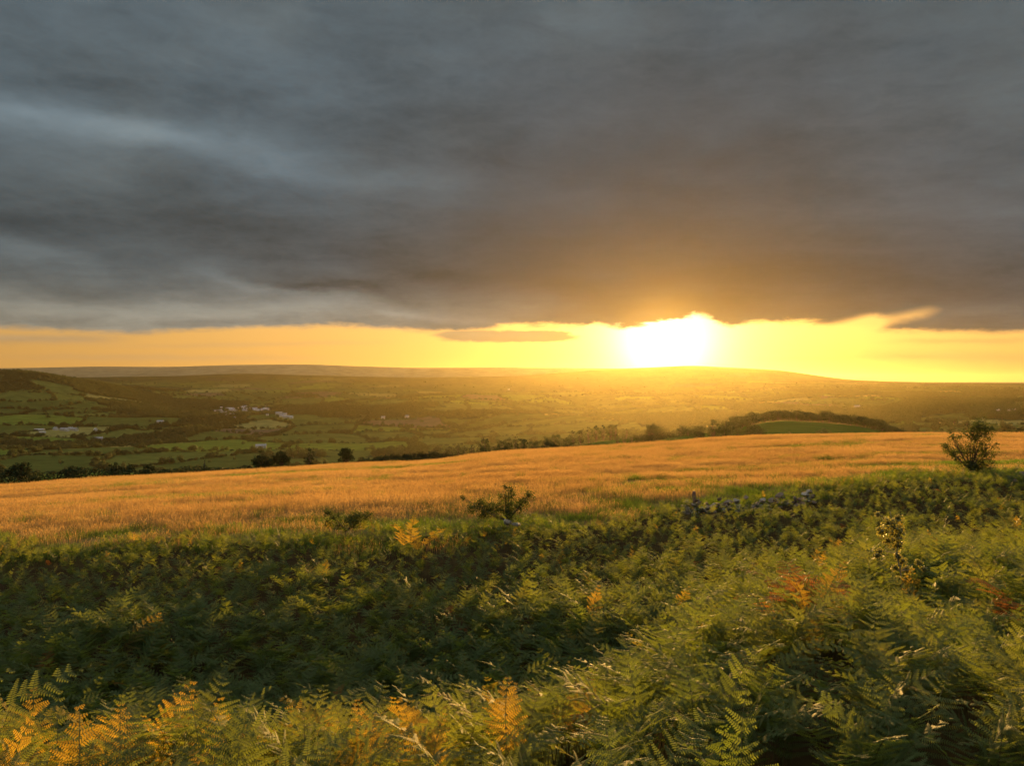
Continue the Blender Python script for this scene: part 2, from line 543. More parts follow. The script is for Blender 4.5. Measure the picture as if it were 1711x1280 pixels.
MOUNDS = [(1390, 7.4, 1.25, 0.42), (1120, 6.6, 0.8, 0.22), (1640, 8.6, 1.1, 0.30), (1560, 12.5, 1.5, 0.35), (1260, 13.5, 1.5, 0.28), (1500, 18.0, 2.0, 0.35),
          (1240, 8.8, 0.8, -0.30), (1520, 9.8, 0.8, -0.35), (1330, 11.0, 0.8, -0.30), (1680, 11.5, 0.9, -0.30), (1400, 15.5, 1.0, -0.30), (1640, 16.0, 1.2, -0.30),
          (560, 12.0, 1.2, 0.35), (300, 12.5, 1.3, 0.30), (820, 11.5, 1.1, 0.32), (980, 14.5, 1.3, 0.35), (700, 16.0, 1.3, 0.30), (420, 16.5, 1.5, 0.30), (120, 15.0, 1.4, 0.28)]


def mounds(X, Y):
    s = 0
    for px, d, r, h in MOUNDS:
        s = s + h * np.exp(-(((X - (px - CX) / F * d) ** 2 + (Y - d) ** 2) / r ** 2))
    return s


def ground(X, Y):
    X = np.asarray(X, float); Y = np.asarray(Y, float)
    th = np.arctan2(X, Y)
    r = np.hypot(X, Y)
    tc = np.clip(th, TH[0], TH[-1])
    d = np.maximum(r * np.cos(tc), 0.5)
    fi = (tc - TH[0]) / (TH[-1] - TH[0]) * (NTH - 1)
    fj = np.clip((np.log(d) - LR[0]) / (LR[-1] - LR[0]) * (NR - 1), 0, NR - 1.001)
    i = np.clip(np.floor(fi).astype(int), 0, NTH - 2); j = np.floor(fj).astype(int)
    a = fi - i; b = fj - j
    z = (TAB[i, j] * (1 - a) + TAB[i + 1, j] * a) * (1 - b) + (TAB[i, j + 1] * (1 - a) + TAB[i + 1, j + 1] * a) * b
    # relief at the scale of humps, folds and combes
    hump = ((fbm(X / 2.6, Y / 2.6, 3, 3) - 0.5) * 0.62 + mounds(X, Y)) * np.clip((26 - d) / 6, 0, 1) * np.clip((d - 3) / 3, 0, 1)
    fieldw = np.clip((d - 24) / 8, 0, 1) * np.clip((d - 24) / 8, 0, 1) * np.clip((230 - d) / 40, 0, 1)
    roll = ((fbm(X / 26, Y / 13, 5, 3) - 0.5) * 0.75 + (fbm(X / 7, Y / 2.8, 8, 2) - 0.5) * 0.22) * fieldw
    far = np.clip((d - 700) / 900, 0, 1)
    rid = 1 - np.abs(fbm(X / 900, Y / 900, 21, 4) * 2 - 1)
    hills = ((rid - 0.7) * 62 + (fbm(X / 330, Y / 330, 31, 3) - 0.5) * 22) * far * np.clip((6200 - d) / 2500, 0.06, 1) * np.clip((d - 700) / 1500, 0.3, 1)
    return z + hump + roll + hills


def gz(X, Y):
    return float(ground(np.array([X]), np.array([Y]))[0])


def col_x(px, d):
    return (px - CX) / F * d


_march = np.exp(np.linspace(math.log(210), math.log(9500), 1400))


def at(px, py, dmin=210.0):
    """first point of the ground beyond dmin seen through a photograph pixel"""
    ds = _march[_march >= dmin]
    z = ground(col_x(px, ds), ds)
    los = -(py - HY) / F * ds
    k = np.nonzero(z >= los)[0]
    d = ds[k[0]] if len(k) else ds[-1]
    X = col_x(px, d)
    return Vector((X, d, gz(X, d)))


# fields: a jittered lattice of seeds; nearest seed owns the ground
CELL = 215.0
def seed_xy(ix, iy):
    def h(s):
        n = (ix * 73856093 ^ iy * 19349663 ^ s * 83492791) & 0x7fffffff
        n = ((n ^ (n >> 15)) * 2246822519) & 0x7fffffff
        n = n ^ (n >> 13)
        return (n & 0xffff) / 65535.0
    return (ix + 0.5 + (h(1) - 0.5) * 0.95) * CELL, (iy + 0.5 + (h(2) - 0.5) * 0.95) * CELL, h(3), h(4)


def fields(X, Y):
    wx = X + (vnoise(X / 140, Y / 140, 61) - 0.5) * 60
    wy = Y + (vnoise(X / 140, Y / 140, 62) - 0.5) * 60
    ix = np.floor(wx / CELL).astype(np.int64); iy = np.floor(wy / CELL).astype(np.int64)
    f1 = np.full(X.shape, 1e9); f2 = np.full(X.shape, 1e9); a1 = np.zeros(X.shape); b1 = np.zeros(X.shape)
    for dx in (-1, 0, 1):
        for dy in (-1, 0, 1):
            sx, sy, h3, h4 = seed_xy(ix + dx, iy + dy)
            ex, ey = np.abs(wx - sx), np.abs(wy - sy)
            dist = (ex ** 3 + ey ** 3) ** (1 / 3)
            m = dist < f1
            f2 = np.where(m, f1, np.minimum(f2, dist))
            a1 = np.where(m, h3, a1); b1 = np.where(m, h4, b1)
            f1 = np.where(m, dist, f1)
    return a1, b1, f2 - f1


def wood_mask(X, Y):
    px = CX + F * X / np.maximum(Y, 1)
    n = fbm(X / 420, Y / 420, 77, 3)
    bias = 0.0
    lefthill = np.exp(-((px - 190) / 190.0) ** 2) * np.clip((Y - 1900) / 300, 0, 1) * np.clip((3900 - Y) / 500, 0, 1)
    midwood = np.exp(-((px - 1150) / 180.0) ** 2) * np.clip((Y - 900) / 300, 0, 1) * np.clip((4200 - Y) / 500, 0, 1)
    rightw = np.exp(-((px - 1690) / 70.0) ** 2) * np.clip((Y - 1200) / 200, 0, 1) * np.clip((1900 - Y) / 200, 0, 1)
    open_ = np.exp(-((px - 60) / 110.0) ** 2) * np.exp(-((Y - 2050) / 260.0) ** 2)
    return (n + 0.16 * lefthill + 0.05 * midwood + 0.25 * rightw - 0.2 * open_ - 0.5 * (Y < 780)) > 0.625


def field_colour(X, Y):
    a, b, e = fields(X, Y)
    n = X.shape[0]
    c = np.zeros((n, 3))
    past = np.array([0.072, 0.094, 0.024]); past2 = np.array([0.118, 0.138, 0.034])
    c[:] = past + (past2 - past) * b[:, None]
    m = a > 0.93; c[m] = np.array([0.24, 0.22, 0.07])
    m = (a > 0.83) & (a <= 0.93); c[m] = np.array([0.13, 0.17, 0.03])
    m = a < 0.05; c[m] = np.array([0.13, 0.095, 0.06])
    m = Y < 780; c[m] = np.array([0.060, 0.105, 0.017])
    w = wood_mask(X, Y); c[w] = np.array([0.045, 0.055, 0.022])
    # rough margin along each hedge bank
    c[e < 7] = np.array([0.06, 0.07, 0.025])
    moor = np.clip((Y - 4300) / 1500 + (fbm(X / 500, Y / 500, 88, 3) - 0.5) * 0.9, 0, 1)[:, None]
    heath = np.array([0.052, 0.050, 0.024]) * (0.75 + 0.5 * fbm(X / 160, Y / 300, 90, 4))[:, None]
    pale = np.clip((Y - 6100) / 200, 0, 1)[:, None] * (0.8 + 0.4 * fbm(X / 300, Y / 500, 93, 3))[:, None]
    heath = heath * (1 - pale * 0.8) + np.array([0.34, 0.27, 0.16]) * pale * 0.8  # pale moor grass, its colour lightened further to stand in for haze
    return c * (1 - moor) + heath * moor


def ground_mat(name, attr=None, c1=None, c2=None, scale=0.5, fine=6.0, bump=0.4):
    m, t, out = new_mat(name)
    if attr:
        a = t.nodes.new('ShaderNodeVertexColor'); a.layer_name = attr
        c = a.outputs[0]
    else:
        c = colmix(t, c1, c2, pos_noise(t, scale, 5).smooth(0.3, 0.7))
    c = colmul(t, c, pos_noise(t, fine, 4).smooth(0.2, 0.8, 0.75, 1.22))
    p = t.nodes.new('ShaderNodeBsdfDiffuse')
    t.links.new(c, p.inputs['Color'])
    p.inputs['Roughness'].default_value = 0.6
    t.links.new(p.outputs[0], out.inputs['Surface'])
    return m


def build_terrain():
    th = np.concatenate([np.linspace(R(-180), R(-46), 60, endpoint=False), np.linspace(R(-46), R(46), 820, endpoint=False),
                         np.linspace(R(46), R(180), 61)])
    px = CX + F * np.tan(np.clip(th, R(-45), R(45)))
    cosc = np.cos(np.clip(th, R(-50), R(50)))
    dn = near_d(px) - 0.6; df = far_d(px) + 4.0
    A = np.linspace(0, 1, 110); B = np.linspace(0, 1, 150); Cc = np.linspace(0, 1, 330)
    rA = np.exp(math.log(0.3) + (np.log(dn) - math.log(0.3))[:, None] * A ** 0.8)
    rB = np.exp(np.log(dn)[:, None] + (np.log(df) - np.log(dn))[:, None] * B)
    rC = np.exp(np.log(df)[:, None] + (math.log(15000) - np.log(df))[:, None] * Cc)
    k = int(np.argmin(np.abs(Cc - 0.78)))
    mats = [ground_mat('leaf_litter', None, (0.050, 0.032, 0.016), (0.075, 0.055, 0.02), 1.2, 9.0),
            ground_mat('meadow_soil', None, (0.26, 0.155, 0.055), (0.20, 0.15, 0.05), 0.10, 2.5),
            ground_mat('valley_ground', 'tint', fine=0.03),
            ground_mat('moor_ground', 'tint', fine=0.012)]
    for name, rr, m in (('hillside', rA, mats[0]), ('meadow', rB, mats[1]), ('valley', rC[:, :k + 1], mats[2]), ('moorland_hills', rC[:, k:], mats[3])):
        r = rr / cosc[:, None]
        X = np.sin(th)[:, None] * r; Y = np.cos(th)[:, None] * r
        Z = ground(X.ravel(), Y.ravel()).reshape(X.shape)
        n, q = X.shape
        co = np.stack([X, Y, Z], -1).reshape(-1, 3)
        i = np.arange(n - 1)[:, None] * q + np.arange(q - 1)[None]
        fc = np.stack([i, i + 1, i + q + 1, i + q], -1).reshape(-1, 4)
        fc = fc[:, ::-1]
        me = bpy.data.meshes.new(name)
        me.vertices.add(len(co)); me.vertices.foreach_set('co', co.ravel().astype(np.float32))
        me.loops.add(fc.size); me.loops.foreach_set('vertex_index', fc.ravel().astype(np.int32))
        me.polygons.add(len(fc)); me.polygons.foreach_set('loop_start', np.arange(0, fc.size, 4, dtype=np.int32))
        me.polygons.foreach_set('use_smooth', np.ones(len(fc), bool))
        me.update(calc_edges=True); me.validate()
        me.materials.append(m)
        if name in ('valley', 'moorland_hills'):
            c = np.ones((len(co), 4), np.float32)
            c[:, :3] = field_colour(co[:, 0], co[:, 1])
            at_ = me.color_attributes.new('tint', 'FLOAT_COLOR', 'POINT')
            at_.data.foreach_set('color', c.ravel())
        o = obj(name, me)
        tag(o, kind='structure')
        print(name, len(co))


build_terrain()

# ------------------------------------------------------------------ haze
def build_haze():
    zs = [gz(col_x(p, d), d) for p in range(-900, 2600, 40) for d in (600, 900, 1300, 1800, 2500, 3300, 5000, 6500, 8000, 9600, 12500, 15500)]
    lo, hi = min(zs) - 40, max(max(zs), 0) + 14
    me = bpy.data.meshes.new('haze')
    x, y0, y1 = 25000, -24500, 16500
    v = [(-x, y0, lo), (x, y0, lo), (x, y1, lo), (-x, y1, lo), (-x, y0, hi), (x, y0, hi), (x, y1, hi), (-x, y1, hi)]
    me.from_pydata(v, [], [(3, 2, 1, 0), (4, 5, 6, 7), (0, 1, 5, 4), (1, 2, 6, 5), (2, 3, 7, 6), (3, 0, 4, 7)])
    m, t, out = new_mat('evening_haze')
    p = t.nodes.new('ShaderNodeVolumePrincipled')
    p.inputs['Color'].default_value = (1.0, 0.86, 0.46, 1)
    p.inputs['Density'].default_value = 1.2e-5
    p.inputs['Anisotropy'].default_value = 0.77
    t.links.new(p.outputs[0], out.inputs['Volume'])
    me.materials.append(m)
    o = obj('haze', me)
    tag(o, 'thin golden evening haze lying over the valley', 'haze', kind='stuff')
    print('haze', lo, hi)


build_haze()


# ------------------------------------------------------------------ instancing of uncountable things
def scatter(name, pts, rots, scls, idx, sources, label, cat, kind='stuff'):
    me = bpy.data.meshes.new(name)
    n = len(pts)
    me.vertices.add(n)
    me.vertices.foreach_set('co', np.asarray(pts, np.float32).ravel())
    for nm, ty, arr in (('rot', 'FLOAT_VECTOR', rots), ('scl', 'FLOAT_VECTOR', scls)):
        a = me.attributes.new(nm, ty, 'POINT'); a.data.foreach_set('vector', np.asarray(arr, np.float32).ravel())
    a = me.attributes.new('idx', 'INT', 'POINT'); a.data.foreach_set('value', np.asarray(idx, np.int32))
    me.update()
    o = obj(name, me)
    tag(o, label, cat, kind=kind)
    g = bpy.data.node_groups.new(name + '_scatter', 'GeometryNodeTree')
    g.interface.new_socket('Geometry', in_out='INPUT', socket_type='NodeSocketGeometry')
    g.interface.new_socket('Geometry', in_out='OUTPUT', socket_type='NodeSocketGeometry')
    gi = g.nodes.new('NodeGroupInput'); go = g.nodes.new('NodeGroupOutput')
    jn = g.nodes.new('GeometryNodeJoinGeometry')

    def named(nm, ty):
        q = g.nodes.new('GeometryNodeInputNamedAttribute'); q.data_type = ty; q.inputs['Name'].default_value = nm
        return [s for s in q.outputs if s.enabled and s.name == 'Attribute'][0]
    rot, scl, ix = named('rot', 'FLOAT_VECTOR'), named('scl', 'FLOAT_VECTOR'), named('idx', 'INT')
    for k, src in enumerate(sources):
        oi = g.nodes.new('GeometryNodeObjectInfo'); oi.inputs['Object'].default_value = src
        oi.transform_space = 'ORIGINAL'
        cp = g.nodes.new('FunctionNodeCompare'); cp.data_type = 'INT'; cp.operation = 'EQUAL'
        g.links.new(ix, cp.inputs[2]); cp.inputs[3].default_value = k
        io = g.nodes.new('GeometryNodeInstanceOnPoints')
        g.links.new(gi.outputs[0], io.inputs['Points'])
        g.links.new(cp.outputs[0], io.inputs['Selection'])
        g.links.new(oi.outputs['Geometry'], io.inputs['Instance'])
        g.links.new(rot, io.inputs['Rotation'])
        g.links.new(scl, io.inputs['Scale'])
        g.links.new(io.outputs[0], jn.inputs[0])
    g.links.new(jn.outputs[0], go.inputs[0])
    md = o.modifiers.new('scatter', 'NODES'); md.node_group = g
    print(name, n)
    return o


def source(name, me):
    return bpy.data.objects.new(name, me)       # geometry source only, never placed in the scene


# ------------------------------------------------------------------ bracken fronds
def frond_mesh(name, seed, L=0.85, stipe=0.62, bend0=12, bend1=80, droop=0.35, mat=None, width=0.44, curl=0.0):
    r = random.Random(seed)
    sway = r.uniform(-0.55, 0.55)
    twist = r.uniform(-0.5, 0.5)
    vs, fs, fm = [], [], []

    def quad(a, b, c, d, m):
        i = len(vs); vs.extend([a, b, c, d]); fs.append((i, i + 1, i + 2, i + 3)); fm.append(m)

    def strip(pts, w0, w1, side, m):
        for q in range(len(pts) - 1):
            t0, t1 = q / (len(pts) - 1), (q + 1) / (len(pts) - 1)
            a = w0 + (w1 - w0) * t0; b = w0 + (w1 - w0) * t1
            quad(pts[q] - side * a, pts[q] + side * a, pts[q + 1] + side * b, pts[q + 1] - side * b, m)
    # stalk then rachis, bending over towards +Y
    pts, tans = [], []
    p = Vector((0, 0, 0)); nst, nr = 4, 12
    lean = r.uniform(-0.10, 0.10)
    for k in range(nst):
        pts.append(p.copy())
        a = R(bend0 * k / nst); d = Vector((lean * 0.6, math.sin(a), math.cos(a))).normalized()
        p = p + d * (stipe / nst)
    rach = []
    for k in range(nr + 1):
        a = R(bend0 + (bend1 - bend0) * (k / nr) ** 0.8)
        d = Vector((lean + sway * (k / nr) ** 1.5, math.sin(a), math.cos(a))).normalized()
        rach.append((p.copy(), d.copy()))
        p = p + d * (L / nr)
    X = Vector((1, 0, 0))
    strip(pts + [rach[0][0]], 0.0055, 0.0042, X, 1)
    strip([q[0] for q in rach], 0.004, 0.0012, X, 1)
    Yv = Vector((0, 1, 0))
    strip(pts + [rach[0][0]], 0.0055, 0.0042, Yv, 1)
    for k in range(1, nr + 1):
        t = (k - 0.6) / nr
        P, D = rach[k - 1][0].lerp(rach[k][0], 0.4), rach[k][1]
        side0 = D.cross(Vector((0, 0, 1)))
        if side0.length < 1e-3: side0 = X.copy()
        side0.normalize()
        side0 = (Matrix.Rotation(twist * t, 3, D) @ side0).normalized()
        up = side0.cross(D).normalized()
        pl = width * L * (1 - t) ** 0.85 * (0.72 + 0.28 * min(1, t * 6)) * r.uniform(0.88, 1.1) + 0.012
        for sgn in (-1, 1):
            sd = side0 * sgn
            if r.random() < 0.05: continue
            pls = pl * r.uniform(0.72, 1.12)
            ang = R(r.uniform(52, 76))
            dirp = (sd * math.sin(ang) + D * math.cos(ang)).normalized()
            dirp = (dirp + up * r.uniform(-0.18, 0.34) * (1 - curl)).normalized()
            npn = max(3, int(pls / 0.018))
            q0 = P.copy(); dcur = dirp.copy()
            step = pls / npn
            line = [q0.copy()]
            for s in range(npn):
                u = s / npn
                dcur = (dcur + Vector((0, 0, -1)) * droop * step * 2.2 + D * step * 0.5).normalized()
                q1 = q0 + dcur * step
                nl = dcur.cross(up).normalized()        # in the plane of the blade
                ll = (0.036 * (1 - u) ** 0.8 + 0.007) * min(1.0, pl / 0.20 + 0.30)
                ll *= r.uniform(0.85, 1.1)
                w = step * 0.33
                for s2 in (-1, 1):
                    ld = (nl * s2 * 0.93 + dcur * 0.42 + up * r.uniform(-0.12, 0.10) + Vector((0, 0, -0.10 - 0.3 * curl))).normalized()
                    c0 = q0.lerp(q1, 0.5)
                    a = c0 - dcur * w; b = c0 + dcur * w
                    mid = c0 + ld * ll * 0.55
                    tip = c0 + ld * ll + Vector((0, 0, -ll * 0.15))
                    i = len(vs)
                    vs.extend([a, mid - dcur * w * 0.95, tip, mid + dcur * w * 0.95, b])
                    fs.append((i, i + 1, i + 2, i + 3, i + 4) if s2 < 0 else (i + 4, i + 3, i + 2, i + 1, i)); fm.append(0)
                q0 = q1
                line.append(q0.copy())
            strip([line[0], line[len(line) // 2], line[-1]], 0.0022, 0.0008, D.copy(), 1)
    return mesh_from(name, vs, fs, (mat or M_fern, M_stalk), fmat=fm)


FROND_SPEC = [(1, 0.95, 0.62, 10, 78, 0.35, 0.44), (2, 0.85, 0.70, 18, 95, 0.45, 0.42), (3, 1.0, 0.55, 22, 88, 0.30, 0.40),
              (4, 0.80, 0.60, 5, 62, 0.30, 0.44), (5, 0.75, 0.75, 14, 105, 0.55, 0.46), (6, 0.9, 0.58, 8, 48, 0.25, 0.40), (7, 0.7, 0.66, 16, 112, 0.6, 0.42), (8, 0.9, 0.6, 20, 90, 0.5, 0.38)]
FRONDS = [frond_mesh('frond', s, L, st, b0, b1, dr, None, w) for s, L, st, b0, b1, dr, w in FROND_SPEC]
FROND_DEAD = [frond_mesh('dead_frond', s + 40, L * 0.8, st * 0.9, b0, b1 + 25, dr + 0.5, M_dead, w * 0.85, 0.6) for s, L, st, b0, b1, dr, w in FROND_SPEC[:3]]
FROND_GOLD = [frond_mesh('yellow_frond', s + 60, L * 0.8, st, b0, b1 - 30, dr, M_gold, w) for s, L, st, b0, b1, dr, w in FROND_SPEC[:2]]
print('frond polys', len(FRONDS[0].polygons))


def px_of(X, Y): return CX + F * X / Y
def py_of(Y, Z): return HY - F * Z / Y


def plant(x, y, meshes, nf, rnd, name='bracken_plant', fname='frond', s=1.0, upright=0.0):
    e = empty(name, (x, y, gz(x, y) - 0.02))
    a0 = rnd.uniform(0, 6.28)
    for k in range(nf):
        o = obj(fname, rnd.choice(meshes), e)
        a = a0 + k * 6.283 / nf + rnd.uniform(-0.5, 0.5)
        o.location = (math.cos(a) * 0.08, math.sin(a) * 0.08, 0)
        o.rotation_euler = (rnd.uniform(-0.18, 0.22), rnd.uniform(-0.15, 0.15), a)
        q = s * rnd.uniform(0.78, 1.12)
        o.scale = (q, q, q)
    return e


def build_bracken():
    rnd = random.Random(5)
    # candidate clump positions, blue-noise-like by jittered grid
    P = []
    step = 0.42
    for iy in range(int(34 / step)):
        y = 4.1 + iy * step
        w = 0.74 * y + 1.5
        for ix in range(int(-w / step) - 1, int(w / step) + 2):
            x = ix * step + rnd.uniform(-0.23, 0.23); yy = y + rnd.uniform(-0.23, 0.23)
            px = px_of(x, yy)
            lim = float(near_d(px)) - 0.5 + (vnoise(np.array([x / 2.0]), np.array([yy / 2.0]), 4)[0] - 0.5) * 2.6
            if yy > lim: continue
            # the tumbled wall stays partly clear
            if 1120 < px < 1380 and 27.0 < yy < 30.5 and rnd.random() < 0.45: continue
            if yy > 20 and rnd.random() < 0.15: continue
            P.append((yy, x))
    P.sort()
    # thin out by patchiness
    near = [p for p in P if -120 < px_of(p[1], p[0]) < 1830 and py_of(p[0], gz(p[1], p[0]) + 0.9) < 1330]
    single = set(near[:292])
    for (y, x) in near[:292]:
        px = px_of(x, y); zt = gz(x, y) + 0.85; py = py_of(y, zt)
        pool = FRONDS + (FROND_GOLD if px_of(x, y) < 1000 and y < 6.3 else [])  # gold fronds join the front row, their colour standing in for backlight
        pl = plant(x, y, pool, 6, rnd, s=0.66)
        if px > 1180 - (py - 1050) * 0.5 if py < 1200 else px > 950:
            tag(pl, 'green bracken with sunlit yellow tips on the bright mound right of the hollow', 'fern', 'bracken on the bright mound')
        elif y < 6.3:
            tag(pl, 'backlit golden bracken plant in the front row along the lip of the dark hollow', 'fern', 'golden bracken along the front lip')
        else:
            tag(pl, 'deep green shaded bracken plant on the near slope down into the dark hollow', 'fern', 'shaded bracken in the hollow')
    rest = [p for p in P if p not in single]
    pts, rots, scl, idx = [], [], [], []
    for (y, x) in rest:
        v = float(vnoise(np.array([x / 1.7]), np.array([y / 1.7]), 14)[0])
        nf = 5 if y < 16 else 3
        a0 = rnd.uniform(0, 6.28)
        for k in range(nf):
            a = a0 + k * 6.283 / nf + rnd.uniform(-0.6, 0.6)
            xx, yy = x + rnd.uniform(-0.15, 0.15), y + rnd.uniform(-0.15, 0.15)
            pts.append((xx, yy, gz(xx, yy) - 0.03))
            rots.append((rnd.uniform(-0.2, 0.25), rnd.uniform(-0.2, 0.2), a))
            s = (0.98 if y < 17 else 0.84) * rnd.uniform(0.72, 1.1) * (0.74 + 0.40 * v) * (1 - 0.36 * min(1, max(0, (y - 14) / 8)))
            scl.append((s, s, s))
            if rnd.random() < 0.010: idx.append(8 + rnd.randrange(3))
            elif rnd.random() < 0.008: idx.append(11)
            else: idx.append(rnd.randrange(8))
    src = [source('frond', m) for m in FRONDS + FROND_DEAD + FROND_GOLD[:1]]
    scatter('bracken', pts, rots, scl, idx, src, 'dense bracken stand covering the hillside below the meadow', 'bracken')
    # singular plants
    def spot(px, y, meshes, nf, s, label, name='dead_bracken', fname='dead_frond', cat='fern'):
        x = col_x(px, y)
        e = plant(x, y, meshes, nf, rnd, name, fname, s)
        tag(e, label, cat)
        return e
    spot(1350, 8.3, FROND_DEAD, 12, 1.05, 'rusty orange dead bracken clump on top of the bright mound')
    spot(1322, 8.0, FROND_DEAD, 9, 1.0, 'small russet dead bracken tuft left of the rusty orange clump')
    spot(1392, 8.5, FROND_DEAD, 9, 1.0, 'dull brown dead bracken tuft right of the rusty orange clump')
    spot(940, 6.1, FROND_DEAD, 3, 0.95, 'red-brown dead bracken frond sticking up at the lip of the hollow')
    spot(1690, 9.0, FROND_DEAD, 5, 1.0, 'orange dying bracken at the right border of the bright mound')
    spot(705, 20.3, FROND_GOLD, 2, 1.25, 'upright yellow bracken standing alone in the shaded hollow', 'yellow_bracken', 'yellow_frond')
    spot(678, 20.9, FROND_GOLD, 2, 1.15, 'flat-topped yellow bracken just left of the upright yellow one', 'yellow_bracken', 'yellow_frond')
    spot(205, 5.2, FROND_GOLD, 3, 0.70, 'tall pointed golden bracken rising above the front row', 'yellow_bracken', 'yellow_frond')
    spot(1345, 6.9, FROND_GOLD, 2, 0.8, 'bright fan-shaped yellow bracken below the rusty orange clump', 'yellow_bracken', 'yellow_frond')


build_bracken()


# ------------------------------------------------------------------ meadow grass
def grass_mesh(name, seed, n, rad, h0, h1, wid, mat, head=0.6, lean=0.25):
    r = random.Random(seed)
    vs, fs = [], []
    for _ in range(n):
        a, q = r.uniform(0, 6.283), rad * math.sqrt(r.random())
        x, y = q * math.cos(a), q * math.sin(a)
        h = r.uniform(h0, h1)
        b = r.uniform(0, 6.283)
        lx, ly = math.cos(b) * lean * h * r.random() + 0.08 * h, math.sin(b) * lean * h * r.random()
        c = r.uniform(0, 3.1416)
        wx, wy = math.cos(c) * wid, math.sin(c) * wid
        i = len(vs)
        m = (x + lx * 0.35, y + ly * 0.35, h * 0.55)
        t = (x + lx, y + ly, h)
        vs += [(x - wx, y - wy, -0.05), (x + wx, y + wy, -0.05), (m[0] + wx * .7, m[1] + wy * .7, m[2]), (m[0] - wx * .7, m[1] - wy * .7, m[2]), t]
        fs += [(i, i + 1, i + 2, i + 3), (i + 3, i + 2, i + 4)]
        if r.random() < head:
            hw = wid * 2.4; hl = h * 0.20
            j = len(vs)
            cx, cy = math.cos(c) * hw, math.sin(c) * hw
            vs += [(t[0] - lx * .12, t[1] - ly * .12, t[2] - hl), (t[0] + cx, t[1] + cy, t[2] - hl * .4), (t[0] + lx * .1, t[1] + ly * .1, t[2] + hl * .35), (t[0] - cx, t[1] - cy, t[2] - hl * .4)]
            fs.append((j, j + 1, j + 2, j + 3))
    return mesh_from(name, vs, fs, (mat,))


def build_grass():
    hay = [grass_mesh('hay', s, 230, 0.75, 0.20, 0.44, 0.0026, M_hay, 0.4, 0.35) for s in (1, 2, 3)]
    grn = [grass_mesh('green', s, 200, 0.70, 0.12, 0.30, 0.0038, M_ggrass, 0.10, 0.5) for s in (5, 6)]
    rush = [grass_mesh('rush', 9, 110, 0.32, 0.22, 0.46, 0.0045, M_ggrass, 0.1, 0.6)]
    src = [source('tuft', m) for m in hay + grn + rush]
    # near zone
    def zone(y0, y1, dens, hs, vsx):
        n = int(dens * 0.74 * (y1 ** 2 - y0 ** 2) * 1.0)
        y = np.sqrt(rng.uniform(y0 ** 2, y1 ** 2, n))
        x = rng.uniform(-0.76, 0.76, n) * y
        px = CX + F * x / y
        dn, df = near_d(px), far_d(px)
        edge = (vnoise(x / 2.2, y / 2.2, 41) - 0.5) * 3
        k = (y > dn - 1.6 + edge) & (y < df + 9)
        x, y, px = x[k], y[k], px[k]
        return x, y, px, np.full(len(x), hs), np.full(len(x), vsx)
    Z = [zone(22, 62, 2.6, 1.0, 0.78), zone(62, 110, 1.0, 1.6, 0.9), zone(110, 225, 0.40, 2.4, 1.05)]
    x, y, px, hs, vv = (np.concatenate([z[i] for z in Z]) for i in range(5))
    z = ground(x, y)
    n = len(x)
    # greener ground: patches and a band along the bottom of the meadow, right of centre
    g = fbm(x / 16, y / 6.5, 51, 4)
    dn = near_d(px)
    band = np.clip(1 - (y - dn) / (9 + 16 * np.clip((px - 600) / 500, 0, 1)), 0, 1)
    pg = np.clip((g - 0.56) * 5, 0, 0.9) + band * 0.85 * (0.45 + 0.9 * fbm(x / 5, y / 2.5, 53, 2))
    green = rng.random(n) < pg
    tus = (fbm(x / 3.2, y / 1.2, 57, 2) > 0.70) & (rng.random(n) < 0.6)
    idx = np.where(green, 3 + rng.integers(0, 2, n), rng.integers(0, 3, n))
    idx = np.where(tus, 5, idx)
    hv = vv * (0.70 + 0.6 * fbm(x / 8, y / 3.5, 55, 3)) * rng.uniform(0.85, 1.15, n)
    rots = np.stack([np.zeros(n), np.zeros(n), rng.uniform(0, 6.283, n)], -1)
    scl = np.stack([hs, hs, hv], -1)
    scatter('meadow_grass', np.stack([x, y, z], -1), rots, scl, idx, src, 'golden seeding grass covering the sloping meadow', 'grass')


build_grass()


# ------------------------------------------------------------------ leafy plants made of clumps
def tube(vs, fs, pts, r0, r1, k=5):
    base = len(vs)
    n = len(pts)
    for q in range(n):
        d = (pts[min(q + 1, n - 1)] - pts[max(q - 1, 0)])
        if d.length < 1e-6: d = Vector((0, 0, 1))
        d.normalize()
        a = d.cross(Vector((0.31, 0.87, 0.17))).normalized(); b = d.cross(a)
        rr = r0 + (r1 - r0) * q / (n - 1)
        for j in range(k):
            an = 6.2832 * j / k
            vs.append(pts[q] + a * math.cos(an) * rr + b * math.sin(an) * rr)
    for q in range(n - 1):
        for j in range(k):
            fs.append((base + q * k + j, base + q * k + (j + 1) % k, base + (q + 1) * k + (j + 1) % k, base + (q + 1) * k + j))
    vs.append(pts[-1] + (pts[-1] - pts[-2]) * 0.1); t = len(vs) - 1
    for j in range(k):
        fs.append((base + (n - 1) * k + j, base + (n - 1) * k + (j + 1) % k, t))


def leaf_quad(vs, fs, p, n, size, r):
    a = n.orthogonal().normalized(); b = n.cross(a)
    an = r.uniform(0, 6.283)
    u = a * math.cos(an) + b * math.sin(an); w = n.cross(u)
    i = len(vs)
    s = size * r.uniform(0.6, 1.25)
    vs.extend([p - u * s * 0.5, p + w * s * 0.34 + n * s * 0.08, p + u * s * 0.55, p - w * s * 0.34 + n * s * 0.08])
    fs.append((i, i + 1, i + 2, i + 3))


def rdir(r):
    while True:
        v = Vector((r.uniform(-1, 1), r.uniform(-1, 1), r.uniform(-1, 1)))
        if 0.05 < v.length < 1: return v.normalized()


